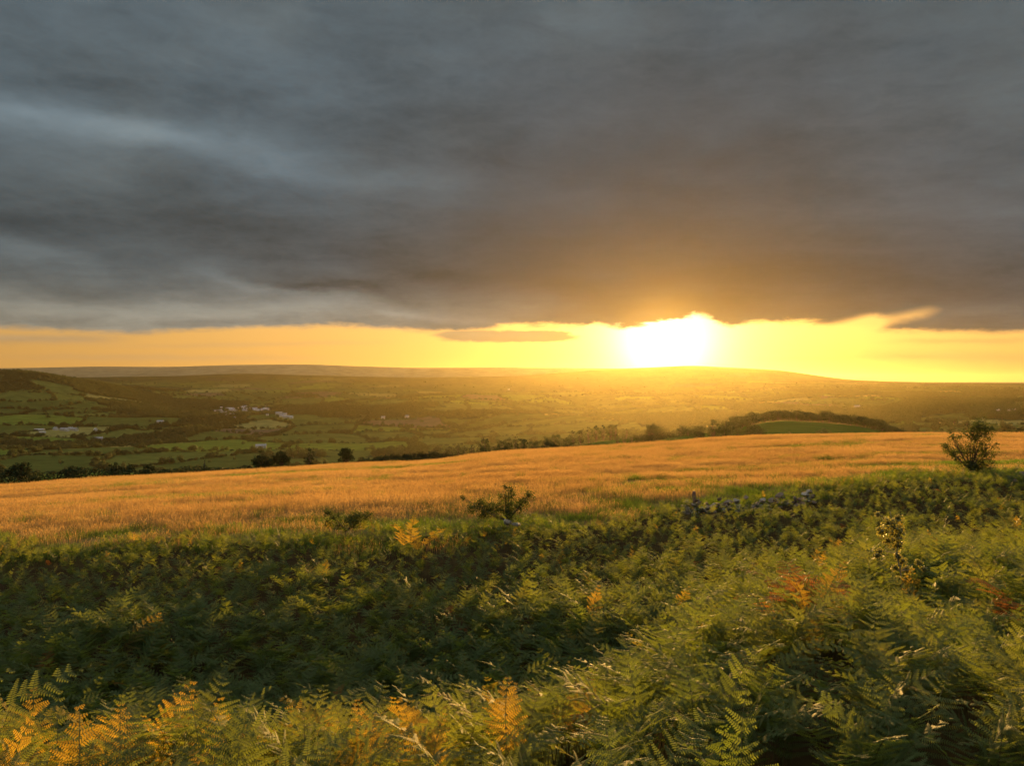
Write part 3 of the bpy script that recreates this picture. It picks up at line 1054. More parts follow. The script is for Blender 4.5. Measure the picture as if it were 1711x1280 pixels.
def clump_plant(clumps, leaf, dens, seed, trunk_r, base=Vector((0, 0, 0)), shell=0.45, twig=True, squash=0.85, soft=False):
    """wood reaches from the base into each clump; leaves fill the clumps unevenly"""
    r = random.Random(seed)
    wv, wf, lv, lf = [], [], [], []
    hub = base + Vector((0, 0, 0))
    zs = sorted(c[2] for c in clumps)
    fork = base + Vector((0, 0, max(0.0, zs[0] * 0.55)))
    if fork.z > 0.02:
        tube(wv, wf, [base - Vector((0, 0, 0.15)), base.lerp(fork, 0.5), fork], trunk_r, trunk_r * 0.75)
    for (cx, cy, cz, cr) in clumps:
        c = Vector((cx, cy, cz))
        m = fork.lerp(c, 0.5) + Vector((r.uniform(-1, 1), r.uniform(-1, 1), 0.5)) * cr * 0.25
        tube(wv, wf, [fork, fork.lerp(m, 0.5), m, m.lerp(c, 0.6), c], trunk_r * 0.5, trunk_r * 0.12, 4)
        if twig:
            for _ in range(5):
                d = rdir(r); d.z = abs(d.z) * 0.6 + 0.1
                tube(wv, wf, [c, c + d * cr * 0.5, c + d * cr * r.uniform(0.8, 1.1)], trunk_r * 0.14, trunk_r * 0.03, 3)
        n = int(dens * cr * cr)
        lumps = [(rdir(r) * cr * r.uniform(0.2, 0.75), cr * r.uniform(0.3, 0.55)) for _ in range(7)]
        for _ in range(n):
            lc, lr = r.choice(lumps)
            d = rdir(r)
            p = c + lc * 1.1 + d * lr * 1.5 * r.random() ** 0.7 if soft else c + lc + d * lr * (r.uniform(shell, 1.0))
            p.z = c.z + (p.z - c.z) * squash
            nrm = (d + Vector((0, 0, 0.5)) + rdir(r) * 0.9).normalized()
            leaf_quad(lv, lf, p, nrm, leaf, r)
    return wv, wf, lv, lf


def plant_thing(name, loc, parts, mats, label, cat, group=None, wood='trunk', leafname='crown'):
    e = empty(name, loc)
    wv, wf, lv, lf = parts
    if wf:
        obj(wood, mesh_from(name + '_' + wood, wv, wf, (mats[0],), smooth=True), e)
    obj(leafname, mesh_from(name + '_' + leafname, lv, lf, (mats[1],)), e)
    tag(e, label, cat, group)
    return e


def px_clumps(lst, px0, d, z0, seed, depth=0.6):
    r = random.Random(seed)
    out = []
    for (a, b, rr) in lst:
        k = d / F
        out.append(((a - px0) * k, r.uniform(-1, 1) * depth * rr * k * 1.5, -(b - HY) * k - z0, rr * k * 1.7))
    return out


def near_plants():
    d = 36.5; px0 = 1622; X = col_x(px0, d); z0 = gz(X, d)
    cl = [(1634, 706, 10), (1640, 717, 14), (1626, 714, 9), (1652, 718, 9), (1625, 733, 16), (1640, 730, 11), (1586, 724, 5), (1593, 733, 7), (1577, 747, 7), (1590, 757, 9),
          (1606, 748, 12), (1628, 752, 14), (1650, 750, 12), (1661, 745, 6), (1602, 766, 10), (1612, 780, 11), (1630, 782, 13), (1648, 780, 10), (1622, 772, 15), (1645, 770, 13), (1659, 761, 7)]
    plant_thing('hawthorn_tree', (X, d, z0), clump_plant(px_clumps(cl, px0, d, z0, 3), 0.070, 1500, 3, 0.06, soft=True), (M_bark, M_leaf),
                'dark windblown hawthorn tree standing alone at the bottom of the golden meadow', 'tree')
    d = 25.2; px0 = 848; X = col_x(px0, d); z0 = gz(X, d)
    cl = [(843, 814, 4), (850, 822, 7), (856, 838, 13), (885, 827, 8), (875, 837, 9), (868, 850, 9), (800, 847, 12), (785, 851, 8), (773, 833, 4),
          (817, 848, 12), (836, 850, 12), (851, 858, 12), (842, 832, 7), (810, 860, 9)]
    plant_thing('hawthorn_bush', (X, d, z0), clump_plant(px_clumps(cl, px0, d, z0, 5), 0.045, 5600, 5, 0.035, soft=True), (M_bark, M_leaf),
                'sprawling hawthorn bush above the pale stones at the edge of the meadow', 'bush', leafname='foliage', wood='stem')
    d = 24.3; px0 = 578; X = col_x(px0, d); z0 = gz(X, d)
    cl = [(545, 858, 6), (555, 868, 10), (580, 865, 11), (600, 863, 9), (614, 863, 8), (566, 878, 9), (592, 876, 9)]
    plant_thing('hawthorn_bush', (X, d, z0), clump_plant(px_clumps(cl, px0, d, z0, 6), 0.045, 6200, 6, 0.03, soft=True), (M_bark, M_leaf),
                'low dark green bush at the top of the shaded bracken hollow', 'bush', leafname='foliage', wood='stem')
    # slender pale sapling
    d = 11.6; px0 = 1505; X = col_x(px0, d); z0 = gz(X, d)
    r = random.Random(12)
    k = d / F
    spine = [(1502, 1012), (1509, 985), (1505, 955), (1497, 925), (1500, 900), (1490, 872), (1487, 856)]
    pts = [Vector(((a - px0) * k, r.uniform(-.03, .03), -(b - HY) * k - z0)) for a, b in spine]
    pts.insert(0, Vector((0, 0, -0.1)))
    wv, wf, lv, lf = [], [], [], []
    tube(wv, wf, pts, 0.016, 0.004, 5)
    clus = [(1470, 862, 5), (1480, 872, 10), (1490, 880, 12), (1500, 868, 9), (1478, 890, 9), (1496, 895, 13), (1505, 885, 8), (1485, 905, 9), (1500, 912, 9),
            (1475, 925, 7), (1462, 928, 5), (1500, 930, 7), (1512, 940, 8), (1530, 938, 6), (1495, 950, 6), (1520, 955, 8), (1540, 950, 5), (1500, 968, 6), (1515, 970, 7), (1485, 990, 6), (1522, 985, 5)]
    for (a, b, rr) in clus:
        c = Vector(((a - px0) * k, r.uniform(-.12, .12), -(b - HY) * k - z0))
        j = min(range(len(pts)), key=lambda q: abs(pts[q].z - (c.z - 0.12)))
        tube(wv, wf, [pts[j], pts[j].lerp(c, 0.6) + Vector((0, 0, 0.02)), c], 0.005, 0.0015, 3)
        for _ in range(int(rr * 17)):
            p = c + rdir(r) * rr * k * r.uniform(0.1, 1.15)
            leaf_quad(lv, lf, p, (rdir(r) + Vector((0, 0, 0.6))).normalized(), 0.044, r)
    plant_thing('sapling', (X, d, z0), (wv, wf, lv, lf), (M_birch, M_sapl), 'slender pale sapling with small glinting leaves standing in the bracken', 'tree', wood='stem', leafname='foliage')


near_plants()


# ------------------------------------------------------------------ stones, wall, posts
def hull_rock(name, seed, mat):
    import bmesh
    r = random.Random(seed)
    bm = bmesh.new()
    for _ in range(16):
        v = rdir(r)
        bm.verts.new((v.x * r.uniform(0.42, 0.5), v.y * r.uniform(0.36, 0.5), v.z * r.uniform(0.30, 0.42)))
    bmesh.ops.convex_hull(bm, input=bm.verts)
    for v in [v for v in bm.verts if not v.link_faces]: bm.verts.remove(v)
    me = bpy.data.meshes.new(name); bm.to_mesh(me); bm.free()
    me.materials.append(mat)
    return me


ROCKS = [hull_rock('stone', 10 + i, M_stone) for i in range(6)] + [hull_rock('pale_stone', 30 + i, M_lichen) for i in range(3)]


def build_walls():
    r = random.Random(21)

    def wall(label, path, n, smin, smax, pale):
        (p0, d0), (p1, d1) = path[0], path[-1]
        xm, ym = col_x((p0 + p1) / 2, (d0 + d1) / 2), (d0 + d1) / 2
        e = empty('stone_wall', (xm, ym, gz(xm, ym)))
        tag(e, label, 'stone wall')
        for i in range(n):
            t = r.random() * (len(path) - 1)
            q = min(int(t), len(path) - 2); f = t - q
            px = path[q][0] + (path[q + 1][0] - path[q][0]) * f; d = path[q][1] + (path[q + 1][1] - path[q][1]) * f + r.uniform(-0.45, 0.45)
            x = col_x(px, d); z = gz(x, d)
            s = r.uniform(smin, smax)
            o = obj('stone', ROCKS[r.randrange(6)] if r.random() > pale else ROCKS[6 + r.randrange(3)], e)
            lay = r.random() ** 1.3 * 0.50 * (0.6 + 0.4 * math.sin(i))
            o.location = (x - xm, d - ym, z - 0.10 + max(0, lay) - gz(xm, ym))
            o.rotation_euler = (r.uniform(-.5, .5), r.uniform(-.5, .5), r.uniform(0, 6.28))
            o.scale = (s, s * r.uniform(.8, 1), s * r.uniform(.75, 1))
        return e
    w = wall('tumbled grey granite wall between the bracken and the meadow', [(1143, 28.6), (1200, 28.9), (1260, 29.2), (1320, 29.6), (1362, 29.9)], 190, 0.20, 0.40, 0.15)
    for px, py, s in ((1346, 826, 0.36), (1352, 821, 0.27), (1347, 836, 0.40)):
        d = 29.0; x = col_x(px, d); z = -(py - HY) / F * d
        o = obj('stone', ROCKS[6], w); o['label'] = 'pale lichened stone at the right end of the wall'
        o.location = (x - w.location.x, d - w.location.y, z - w.location.z); o.scale = (s, s, s); o.rotation_euler = (0.3, 0.2, px)
    wall('short dark run of field wall beside the lone hawthorn tree', [(1672, 33.5), (1711, 33.2), (1790, 33)], 46, 0.28, 0.5, 0.05)
    for px, py, s, lab in ((848, 872, 0.26, 'small upright pale stone under the sprawling hawthorn bush'), (862, 876, 0.34, 'flat pale stone under the sprawling hawthorn bush')):
        d = 23.6; x = col_x(px, d)
        o = obj('stone', ROCKS[7]); o.location = (x, d, -(py - HY) / F * d); o.scale = (s * 1.25, s, s * (0.6 if 'flat' in lab else 1.1)); o.rotation_euler = (0.1, 0.1, px)
        tag(o, lab, 'stone')

    def post(px, d, ytop, w, label, h=1.15):
        x = col_x(px, d); zt = -(ytop - HY) / F * d
        zb = min(gz(x, d) - 0.1, zt - 0.5)
        hh = zt - zb
        c = w * 0.28
        vs, fs = [], []
        ring = [(-w, -w + c), (-w + c, -w), (w - c, -w), (w, -w + c), (w, w - c), (w - c, w), (-w + c, w), (-w, w - c)]
        for z, k in ((0, 1.0), (hh * 0.5, 1.03), (hh - 0.05, 0.97), (hh, 0.8)):
            vs += [(a * k + 0.012 * z, b * k, z) for a, b in ring]
        for q in range(3):
            for j in range(8):
                fs.append((q * 8 + j, q * 8 + (j + 1) % 8, q * 8 + 8 + (j + 1) % 8, q * 8 + 8 + j))
        fs.append(tuple(range(24, 32)))
        o = obj('fence_post', mesh_from('fence_post', vs, fs, (M_post,)))
        o.location = (x, d, zb); o.rotation_euler = (0, 0.02, 0.4)
        tag(o, label, 'post')
    post(1159, 29.6, 821, 0.055, 'reddish weathered fence post at the left end of the tumbled wall')


build_walls()


# ------------------------------------------------------------------ hedges and trees along the brow
def hedge(label, path, w, leaf, seed, per=60, mat=None):
    """path of (photograph column, depth, row of the top); a bushy bank of leaves with an uneven top"""
    r = random.Random(seed)
    lv, lf, wv, wf = [], [], [], []
    p0, d0, _ = path[len(path) // 2]
    x0 = col_x(p0, d0); z0 = gz(x0, d0)
    for q in range(len(path) - 1):
        (pa, da, ya), (pb, db, yb) = path[q], path[q + 1]
        A = Vector((col_x(pa, da), da, -(ya - HY) / F * da)); B = Vector((col_x(pb, db), db, -(yb - HY) / F * db))
        n = max(1, int((B - A).length / (w * 0.5)))
        for k in range(n):
            c = A.lerp(B, (k + r.random()) / n)
            z = gz(c.x, c.y)
            hh = max(0.7, c.z - z) * (0.80 + 0.4 * float(vnoise(np.array([c.x / 4.0]), np.array([c.y / 4.0]), seed)[0])) * r.uniform(0.9, 1.1)
            tube(wv, wf, [Vector((c.x - x0, c.y - d0, z - z0 - 0.2)), Vector((c.x - x0, c.y - d0, z - z0 + hh * 0.6))], 0.06, 0.02, 3)
            for _ in range(per):
                dd = rdir(r)
                p = Vector((c.x - x0 + dd.x * w * 0.6, c.y - d0 + dd.y * w * 0.6, z - z0 + hh * 0.5 + dd.z * hh * 0.52))
                leaf_quad(lv, lf, p, (dd + rdir(r) * 0.7 + Vector((0, 0, .3))).normalized(), leaf, r)
    e = empty('hedge', (x0, d0, z0))
    tag(e, label, 'hedge')
    obj('stem', mesh_from('hedge_stem', wv, wf, (M_bark,)), e)
    obj('foliage', mesh_from('hedge_foliage', lv, lf, (mat or M_hedge,)), e)


def brow(px, off, up):
    return (px, float(far_d(px)) + off, float(np.interp(px, FAR_X, FAR_Y)) - up)


hedge('long dark hedge along the far edge of the meadow under the hawthorn row',
      [brow(p, 5, u) for p, u in zip(range(-120, 421, 60), (32, 31, 29, 27, 23, 20, 17, 15, 12, 12))], 2.2, 0.45, 1, 150)
hedge('thin low hedge between the bushy pair and the scrub at the meadow edge', [brow(p, 5, 8) for p in range(420, 661, 40)], 1.6, 0.32, 2, 60)
hedge('straight clipped green hedge beyond the scrub on the far side of the meadow', [(730, 185, 752), (780, 186, 749), (850, 188, 748), (920, 190, 746), (970, 192, 744), (1010, 194, 742)], 1.8, 0.34, 3, 60)
hedge('dim hedge along the brow below the open green pasture', [brow(p, 6, 5) for p in range(1010, 1171, 40)], 1.8, 0.32, 4, 50)


def dome_clumps(w, h, r, n, trunk):
    """irregular dome crown of width w and total height h on a bare trunk of given height"""
    out = []
    n = int(n * max(1.0, min(2.2, w / h)))
    ph = r.uniform(0, 6.283)
    for i in range(n):
        q = math.sqrt((i + 0.5) / n)
        a = ph + i * 2.39996 + r.uniform(-0.4, 0.4)
        cr = min(w * r.uniform(0.17, 0.25), (h - trunk) * 0.48)
        x, y = math.cos(a) * q * (w / 2 - cr * 0.55), math.sin(a) * q * (w / 2 - cr * 0.55)
        lim = math.sqrt(max(0.12, 1 - q * q))
        top = trunk + (h - trunk) * (0.30 + 0.70 * lim) * r.uniform(0.9, 1.06)
        out.append((x, y, max(top - cr * 0.85, trunk + cr * 0.5), cr))
        if h - trunk > cr * 2.6:
            out.append((x * 1.05, y * 1.05, trunk + (top - trunk) * r.uniform(0.15, 0.5) + cr * 0.3, cr))
    return out


def edge_tree(px, wpx, ytop, d, label, seed, name='tree', cat='tree', group=None, trunk=0.25, n=11, ybase=None, mat=None, flat=1.0, dens=1.0):
    r = random.Random(seed)
    X = col_x(px, d); z0 = gz(X, d)
    h = max(0.8, -(ytop - HY) / F * d - z0)
    w = wpx * d / F
    cl = dome_clumps(w, h, r, n, h * trunk)
    leaf = max(0.26, 1.9 * d / F)
    parts = clump_plant(cl, leaf, dens * 8.5 / (leaf * leaf), seed, 0.05 * h ** 0.8 + 0.03, twig=False)
    # crown brought to the width and height it shows
    lv = parts[2]
    kx = w / (max(v.x for v in lv) - min(v.x for v in lv)); kz = h / max(v.z for v in lv)
    for v in parts[0] + parts[2]:
        v.x *= kx; v.y *= kx; v.z *= kz
    return plant_thing(name, (X, d, z0), parts, (M_bark, mat or M_tree), label, cat, group)


def build_edge_trees():
    o = 7
    D = lambda p, off=o: float(far_d(p)) + off
    L = [(34, 44, 772, 'spreading flat-topped tree rising from the dark hedge, leftmost of the row', .35),
         (123, 42, 777, 'second flat-topped tree in the dark hedge, with a visible stem', .45),
         (191, 28, 772, 'round dark tree in the hedge beside a paler thin one', .3),
         (215, 24, 774, 'thin pale tree just right of the round dark hedge tree', .4),
         (248, 24, 776, 'low leaning tree where the dark hedge begins to thin', .3),
         (437, 40, 751, 'broad black bushy tree, largest on the meadow edge', .08),
         (469, 38, 752, 'open-crowned tree touching the broad black bushy tree', .35),
         (517, 21, 748, 'upright oval tree standing alone on the thin hedge', .12),
         (578, 32, 747, 'ragged tree at the left end of the scrub', .15)]
    for i, (px, w, yt, lab, tr) in enumerate(L):
        edge_tree(px, w, yt, D(px), lab, 100 + i, 'hedgerow_tree', mat=M_hedge, trunk=tr, n=12 if w > 30 else 8)
    edge_tree(342, 9, 765, D(342), 'tiny spiky tree alone on the meadow edge', 130, 'hedgerow_tree', trunk=.2, n=5)
    # scrub at the edge of the meadow
    G = [(612, 34, 765, -3), (640, 40, 760, -2), (660, 36, 758, 0), (682, 34, 757, -3), (704, 36, 755, -2), (724, 34, 754, 0), (742, 34, 756, -4), (758, 24, 760, -5), (670, 40, 764, -8), (700, 40, 764, -8), (730, 36, 764, -8)]
    labs = ['low scrub bush tapering into the meadow at the left end of the thicket', 'rounded scrub bush second from the thicket\'s left end', 'scrub bush with a pale top left of the thicket\'s middle',
            'dense dark scrub bush in the back of the thicket middle', 'tall scrub bush at the middle of the thicket', 'tallest scrub bush right of the thicket\'s middle', 'rounded scrub bush close to the right end of the thicket', 'small scrub bush closing the right end of the thicket',
            'low front scrub bush on the left of the thicket', 'low front scrub bush at the centre of the thicket', 'low front scrub bush on the right of the thicket']
    for i, ((px, w, yt, off), lab) in enumerate(zip(G, labs)):
        edge_tree(px, w * 1.15, yt - 1, D(px, off - 3), lab, 200 + i, 'gorse_bush', 'bush', 'scrub thicket on the meadow edge', trunk=.02, n=9, mat=M_gorse, dens=1.2)
    for i, (px, w, yt, lab) in enumerate([(783, 12, 761, 'tiny bush in the meadow just right of the scrub thicket'), (799, 24, 756, 'flat-topped lone bush in the golden meadow right of the scrub thicket')]):
        edge_tree(px, w * 1.1, yt, D(px, -16), lab, 230 + i, 'gorse_bush', 'bush', trunk=.02, n=6, mat=M_gorse, dens=1.2)
    # rows of trees beyond the brow
    M = [(808, 26, 731, 'rounded dark tree at the left end of the row behind the clipped hedge'), (838, 26, 735, 'low tree second in the row behind the clipped hedge'), (850, 24, 731, 'domed tree third in the row behind the clipped hedge'),
         (861, 16, 729, 'thin tree with a forked top in the row behind the clipped hedge'), (874, 24, 732, 'low spreading tree right of the fork-topped one'), (892, 26, 735, 'squat dark tree in the middle of the row behind the clipped hedge'),
         (912, 30, 728, 'broad round tree in the row behind the clipped hedge'), (928, 28, 725, 'tallest domed tree in the row behind the clipped hedge'), (948, 26, 730, 'tree at the right end of the row behind the clipped hedge')]
    for i, (px, w, yt, lab) in enumerate(M):
        edge_tree(px, w, yt, 262 + 3 * (i % 3), lab, 300 + i, 'field_tree', trunk=.12, n=9)
    for i, (px, w, yt, dd) in enumerate([(766, 16, 744, 250), (776, 13, 745, 250), (789, 12, 742, 252)]):
        edge_tree(px, w, yt, dd, ['small bush left of the tree row behind the clipped hedge', 'low bush between the small bush and the clump beside it', 'small round bush nearest the tree row behind the clipped hedge'][i], 320 + i, 'bush', 'bush', trunk=.05, n=6)
    W = [(957, 18, 719, 'small leaning tree at the low end of the square plantation'), (970, 18, 715, 'tree stepping up towards the square plantation'), (984, 16, 713, 'leftmost tall tree of the square plantation'), (996, 16, 710, 'second tall tree of the square plantation'), (1008, 16, 709, 'middle tree of the square plantation'),
         (1020, 16, 708, 'tallest tree of the square plantation'), (1028, 12, 709, 'last tree closing the right end of the square plantation')]
    for i, (px, w, yt, lab) in enumerate(W):
        edge_tree(px, w, yt, 452, lab, 340 + i, 'plantation_tree', group='trees of the square plantation', trunk=.05, n=8)
    K = [(1047, 9, 716, 440, 'tiny tree alone on the crest of the green pasture', .3), (1088, 25, 706, 400, 'full round tree in the middle of the green pasture hedge', .15), (1098, 20, 711, 402, 'thin-leaved tree touching the full round pasture tree', .3),
         (1107, 9, 716, 420, 'small dome right of the full round pasture tree', .3), (1032, 12, 727, 330, 'small bush at the foot of the green pasture', .05), (1043, 13, 724, 325, 'open little tree at the foot of the green pasture', .25), (1055, 15, 726, 300, 'dark round bush on the meadow brow', .05),
         (1138, 17, 709, 420, 'round tree on the upper hedge of the green pasture', .2), (1150, 12, 714, 415, 'low tree linking the pasture hedge to the wood', .1),
         (1168, 30, 709, 232, 'feathery open tree standing at the brow left of the wooded knoll', .2), (1192, 24, 700, 330, 'tall tree at the left edge of the wooded knoll', .2), (1212, 30, 710, 262, 'round dark tree on the brow before the wooded knoll', .08),
         (1234, 22, 714, 260, 'low bush between the two dark brow trees', .05), (1260, 46, 708, 255, 'wide flat dark tree on the brow before the wooded knoll', .08),
         (1320, 12, 720, 240, 'tiny bush on the brow below the knoll\'s field', .02), (1375, 32, 715, 255, 'low bush on the brow at the knoll\'s right foot', .04), (1533, 20, 717, 250, 'isolated low bush on the brow right of the wooded knoll', .04)]
    for i, (px, w, yt, d, lab, tr) in enumerate(K):
        edge_tree(px, w, yt, d, lab, 360 + i, 'field_tree' if w > 13 else 'bush', 'tree' if w > 13 else 'bush', trunk=tr, n=10 if w > 20 else 7)
    hedge('dark hedge crossing the green pasture below the round tree', [(1058, 330, 729), (1080, 370, 727), (1112, 405, 722), (1160, 428, 718)], 3.0, 0.6, 9, 50)


build_edge_trees()


# ------------------------------------------------------------------ shared trees for the wooded knoll and the valley
def tree_kind(seed, w, h, n, leaf, trunk=0.15):
    r = random.Random(seed)
    wv, wf, lv, lf = clump_plant(dome_clumps(w, h, r, n, h * trunk), leaf, 8.0 / (leaf * leaf), seed, 0.25, twig=False, shell=0.6)
    return mesh_from('trunk', wv, wf, (M_bark,)), mesh_from('crown', lv, lf, (M_tree,))


KIND = [tree_kind(s, w, h, n, 1.0) for s, w, h, n in ((1, 9, 9.5, 9), (2, 11, 10, 10), (3, 7, 9, 7), (4, 10, 8, 9))]


def far_tree(kind, loc, s, rz, label, cat='tree', group=None, sz=1.0, name='tree'):
    e = empty(name, loc, rz)
    e.scale = (s, s, s * sz)
    obj('trunk', KIND[kind][0], e); obj('crown', KIND[kind][1], e)
    return tag(e, label, cat, group)


def build_knoll():
    r = random.Random(3)
    n = 0
    line = [(1205, 330), (1225, 430), (1245, 500), (1270, 548), (1300, 560), (1325, 565), (1350, 565), (1385, 560), (1410, 560), (1440, 555), (1470, 550), (1500, 545), (1515, 540)]
    for q in range(len(line) - 1):
        (pa, da), (pb, db) = line[q], line[q + 1]
        k = 7 if pa > 1240 else 4
        for i in range(k):
            f = (i + r.random()) / k
            px = pa + (pb - pa) * f; d = da + (db - da) * f + r.uniform(-14, 14)
            if px > 1380: d -= r.uniform(0, 60) * (px - 1380) / 120
            x = col_x(px, d)
            s = r.uniform(0.8, 1.15) * (0.55 if px > 1480 else 1.0)
            far_tree(r.randrange(4), (x, d, gz(x, d) - 0.3), s, r.uniform(0, 6.28), 'dark round-crowned tree of the wood along the top of the knoll', 'tree', 'trees of the wooded knoll', name='knoll_tree')


build_knoll()


def build_valley_trees():
    r = np.random.default_rng(5)
    pts = []
    # hedges: points near field borders, jittered
    n = 1100000
    y = np.sqrt(r.uniform(620 ** 2, 4600 ** 2, n)); x = r.uniform(-0.80, 0.80, n) * y
    a, b, e = fields(x, y)
    wd = wood_mask(x, y)
    m = (e < 4.5) & ~wd & (r.random(n) < np.clip(1.6 - y / 3600, 0.35, 1))
    hx, hy = x[m], y[m]
    big = r.random(len(hx)) < 0.16
    hk = np.where(big, r.integers(0, 4, len(hx)), r.integers(0, 4, len(hx)))
    hs = np.where(big, r.uniform(0.75, 1.5, len(hx)), r.uniform(0.32, 0.68, len(hx)))
    # woods
    n2 = 130000
    y2 = np.sqrt(r.uniform(700 ** 2, 4600 ** 2, n2)); x2 = r.uniform(-0.80, 0.80, n2) * y2
    w2 = wood_mask(x2, y2) & (r.random(n2) < 0.8)
    wx, wy = x2[w2], y2[w2]
    ws = r.uniform(0.8, 1.6, len(wx))
    # scattered trees inside fields and along far slopes
    n3 = 1000
    y3 = np.sqrt(r.uniform(800 ** 2, 5600 ** 2, n3)); x3 = r.uniform(-0.80, 0.80, n3) * y3
    s3 = r.uniform(0.6, 1.3, n3)
    X = np.concatenate([hx, wx, x3]); Y = np.concatenate([hy, wy, y3]); Sc = np.concatenate([hs, ws, s3])
    Kd = np.concatenate([hk, r.integers(0, 4, len(wx)), r.integers(0, 4, n3)])
    pc = at(404, 690, 600)
    keep = (((X - pc.x) / 170) ** 2 + ((Y - pc.y + 60) / 230) ** 2 > 1) | (r.random(len(X)) < 0.10)
    X, Y, Sc, Kd = X[keep], Y[keep], Sc[keep], Kd[keep]
    Z = ground(X, Y) - 0.3
    rz = r.uniform(0, 6.283, len(X))
    # which of them can be seen: above the brow line of the photograph
    px = CX + F * X / Y; py = HY - F * (Z + 5) / Y
    brow_y = np.interp(px, FAR_X, FAR_Y) - 6
    vis = (px > 0) & (px < 1711) & (py < brow_y) & (Y > 850) & ~((px > 1180) & (px < 1520) & (py > 690)) & ~((px > 1000) & (px <= 1180) & (py > 712))
    order = np.argsort(np.where(vis, -Sc / Y, 0))[:270]
    sel = np.zeros(len(X), bool); sel[order] = True
    for i in order:
        lab, grp = ('dark round tree on the hedge lines of the green valley floor', 'hedgerow trees of the valley floor')
        if px[i] > 1400: lab, grp = ('hazy round tree on the slopes beyond the right end of the meadow', 'trees of the slopes on the far right')
        elif px[i] > 750: lab, grp = ('gold-veiled tree in the glowing valley below the setting sun', 'trees in the glowing middle of the valley')
        far_tree(int(Kd[i]), (X[i], Y[i], Z[i]), float(Sc[i]), float(rz[i]), lab, 'tree', grp, name='valley_tree')
    rest = ~sel
    src = []
    for tr, cr in KIND:
        src.append(source('crown', cr))
    n = rest.sum()
    rots = np.stack([np.zeros(n), np.zeros(n), rz[rest]], -1)
    sc = np.stack([Sc[rest] * 1.15, Sc[rest] * 1.15, Sc[rest]], -1)
    scatter('woods', np.stack([X[rest], Y[rest], Z[rest]], -1), rots, sc, Kd[rest], src, 'woods and hedgerows spread over the hazy valley and its slopes', 'woods')


build_valley_trees()


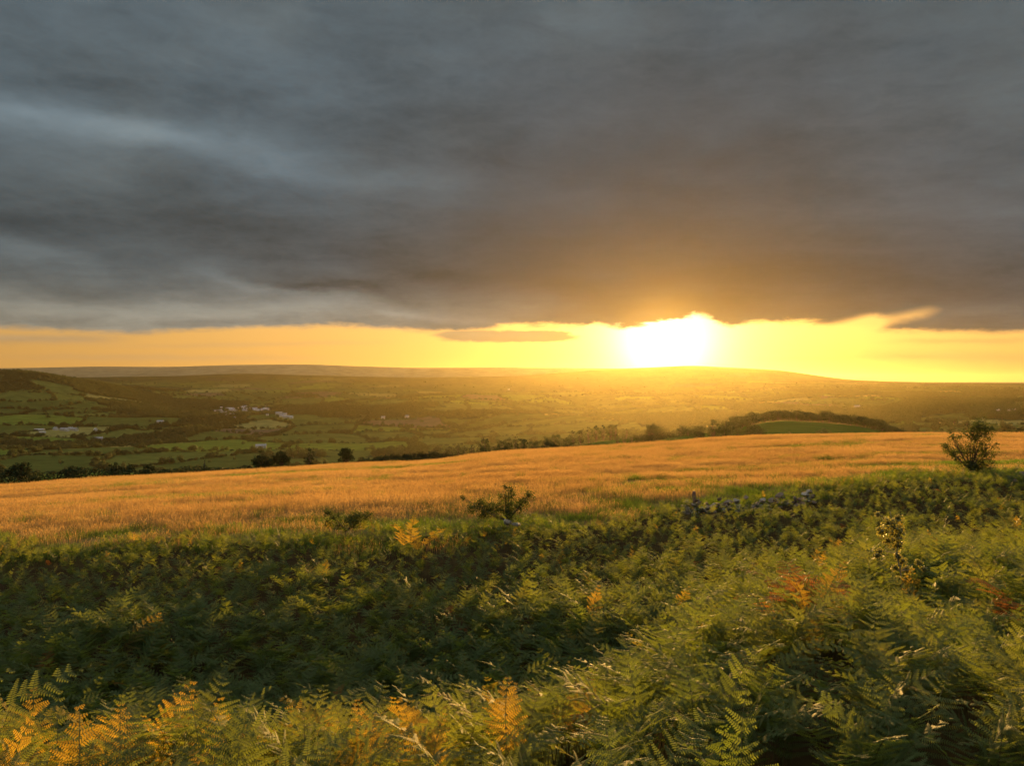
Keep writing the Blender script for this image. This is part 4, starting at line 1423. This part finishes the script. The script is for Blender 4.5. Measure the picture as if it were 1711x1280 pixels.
# ------------------------------------------------------------------ houses far down in the valley
def house_mesh(name, w, l, h, roof_h, mwall, mroof):
    vs = [(-l / 2, -w / 2, -1), (l / 2, -w / 2, -1), (l / 2, w / 2, -1), (-l / 2, w / 2, -1), (-l / 2, -w / 2, h), (l / 2, -w / 2, h), (l / 2, w / 2, h), (-l / 2, w / 2, h),
          (-l / 2, 0, h + roof_h), (l / 2, 0, h + roof_h)]
    fs = [(0, 1, 5, 4), (1, 2, 6, 5), (2, 3, 7, 6), (3, 0, 4, 7), (4, 7, 8), (5, 9, 6)]
    fm = [0] * 6
    o = 0.4
    b = len(vs)
    k = roof_h / (w / 2)
    vs += [(-l / 2 - o, -w / 2 - o, h - o * k + .06), (l / 2 + o, -w / 2 - o, h - o * k + .06), (l / 2 + o, 0, h + roof_h + .06), (-l / 2 - o, 0, h + roof_h + .06),
           (-l / 2 - o, w / 2 + o, h - o * k + .06), (l / 2 + o, w / 2 + o, h - o * k + .06)]
    fs += [(b, b + 1, b + 2, b + 3), (b + 3, b + 2, b + 5, b + 4)]; fm += [1, 1]
    # windows and a door, a hand's breadth proud of the wall
    for i in range(int(l / 3)):
        for zz in ((0.9, 2.1), (3.3, 4.4)):
            if zz[1] > h: continue
            x0 = -l / 2 + 1.2 + i * 3.0
            j = len(vs)
            vs += [(x0, -w / 2 - .05, zz[0]), (x0 + 1.1, -w / 2 - .05, zz[0]), (x0 + 1.1, -w / 2 - .05, zz[1]), (x0, -w / 2 - .05, zz[1])]
            fs.append((j, j + 1, j + 2, j + 3)); fm.append(2)
    # chimney
    j = len(vs); cx = l / 2 - 1
    vs += [(cx + a, c, h + roof_h + z) for z in (-0.8, 1.1) for a, c in ((-.4, -.4), (.4, -.4), (.4, .4), (-.4, .4))]
    fs += [(j, j + 1, j + 5, j + 4), (j + 1, j + 2, j + 6, j + 5), (j + 2, j + 3, j + 7, j + 6), (j + 3, j, j + 4, j + 7), (j + 4, j + 5, j + 6, j + 7)]; fm += [0] * 5
    return mesh_from(name, vs, fs, (mwall, mroof, M_window), fmat=fm)


def build_houses():
    r = random.Random(8)
    H = [house_mesh('house', 8, 12, 5, 3.2, M_white, M_slate), house_mesh('house', 8, 20, 5, 3.0, M_cream, M_slate), house_mesh('house', 7, 10, 5, 3.4, M_white, M_metal)]
    barn = house_mesh('barn', 16, 34, 5, 3.0, M_cream, M_metal)

    def put(me, px, py, label, cat, group=None, name='house', s=1.0, rz=None):
        p = at(px, py, 600)
        o = obj(name, me); o.location = p; o.scale = (s, s, s)
        o.rotation_euler = (0, 0, r.uniform(-0.6, 0.6) if rz is None else rz)
        return tag(o, label, cat, group)
    for i in range(96):
        px = r.uniform(358, 450)
        py = 689 + r.gauss(0, 3.8) - (px - 358) * 0.02
        put(H[r.choice((0, 0, 1, 2))], px, py, 'small white house in the village on the valley floor', 'house', 'houses of the village', s=r.uniform(0.6, 1.05))
    for i, (px, py) in enumerate([(470, 697), (478, 699), (487, 700), (476, 695), (466, 693)]):
        put(H[i % 3], px, py, 'pale house among trees just right of the village', 'house', 'houses right of the village')
    put(barn, 66, 720, 'long white barn on the slope under the dark left hill', 'barn', name='barn', s=0.7, rz=0.1)
    put(barn, 71, 724, 'grey lower barn just below the long white barn', 'barn', name='barn', s=0.45, rz=0.4)
    for i, px in enumerate((93, 106, 112, 118, 125, 160)):
        put(H[i % 3], px, 719 + (i % 3), 'pale cottage in the loose row right of the long white barn', 'house', 'cottages right of the barn')
    for px, py, lab in ((640, 700, 'narrow pale shed group in the golden middle fields'), (680, 698, 'lone pale sheds on the golden middle slope'), (268, 707, 'white farmhouse between the village and the barn'), (164, 736, 'cream farmhouse beside the bright pasture'),
                        (850, 652, 'distant white farm on the hazy slope left of the sun'), (436, 749, 'little house half hidden above the broad black tree'), (1432, 681, 'white farmhouse on the far side of the knoll'),
                        (1665, 691, 'pale cottage in the dim trees above the lone hawthorn'), (1690, 690, 'pale cottage at the right border above the lone hawthorn')):
        put(H[r.randrange(3)], px, py, lab, 'house')


build_houses()
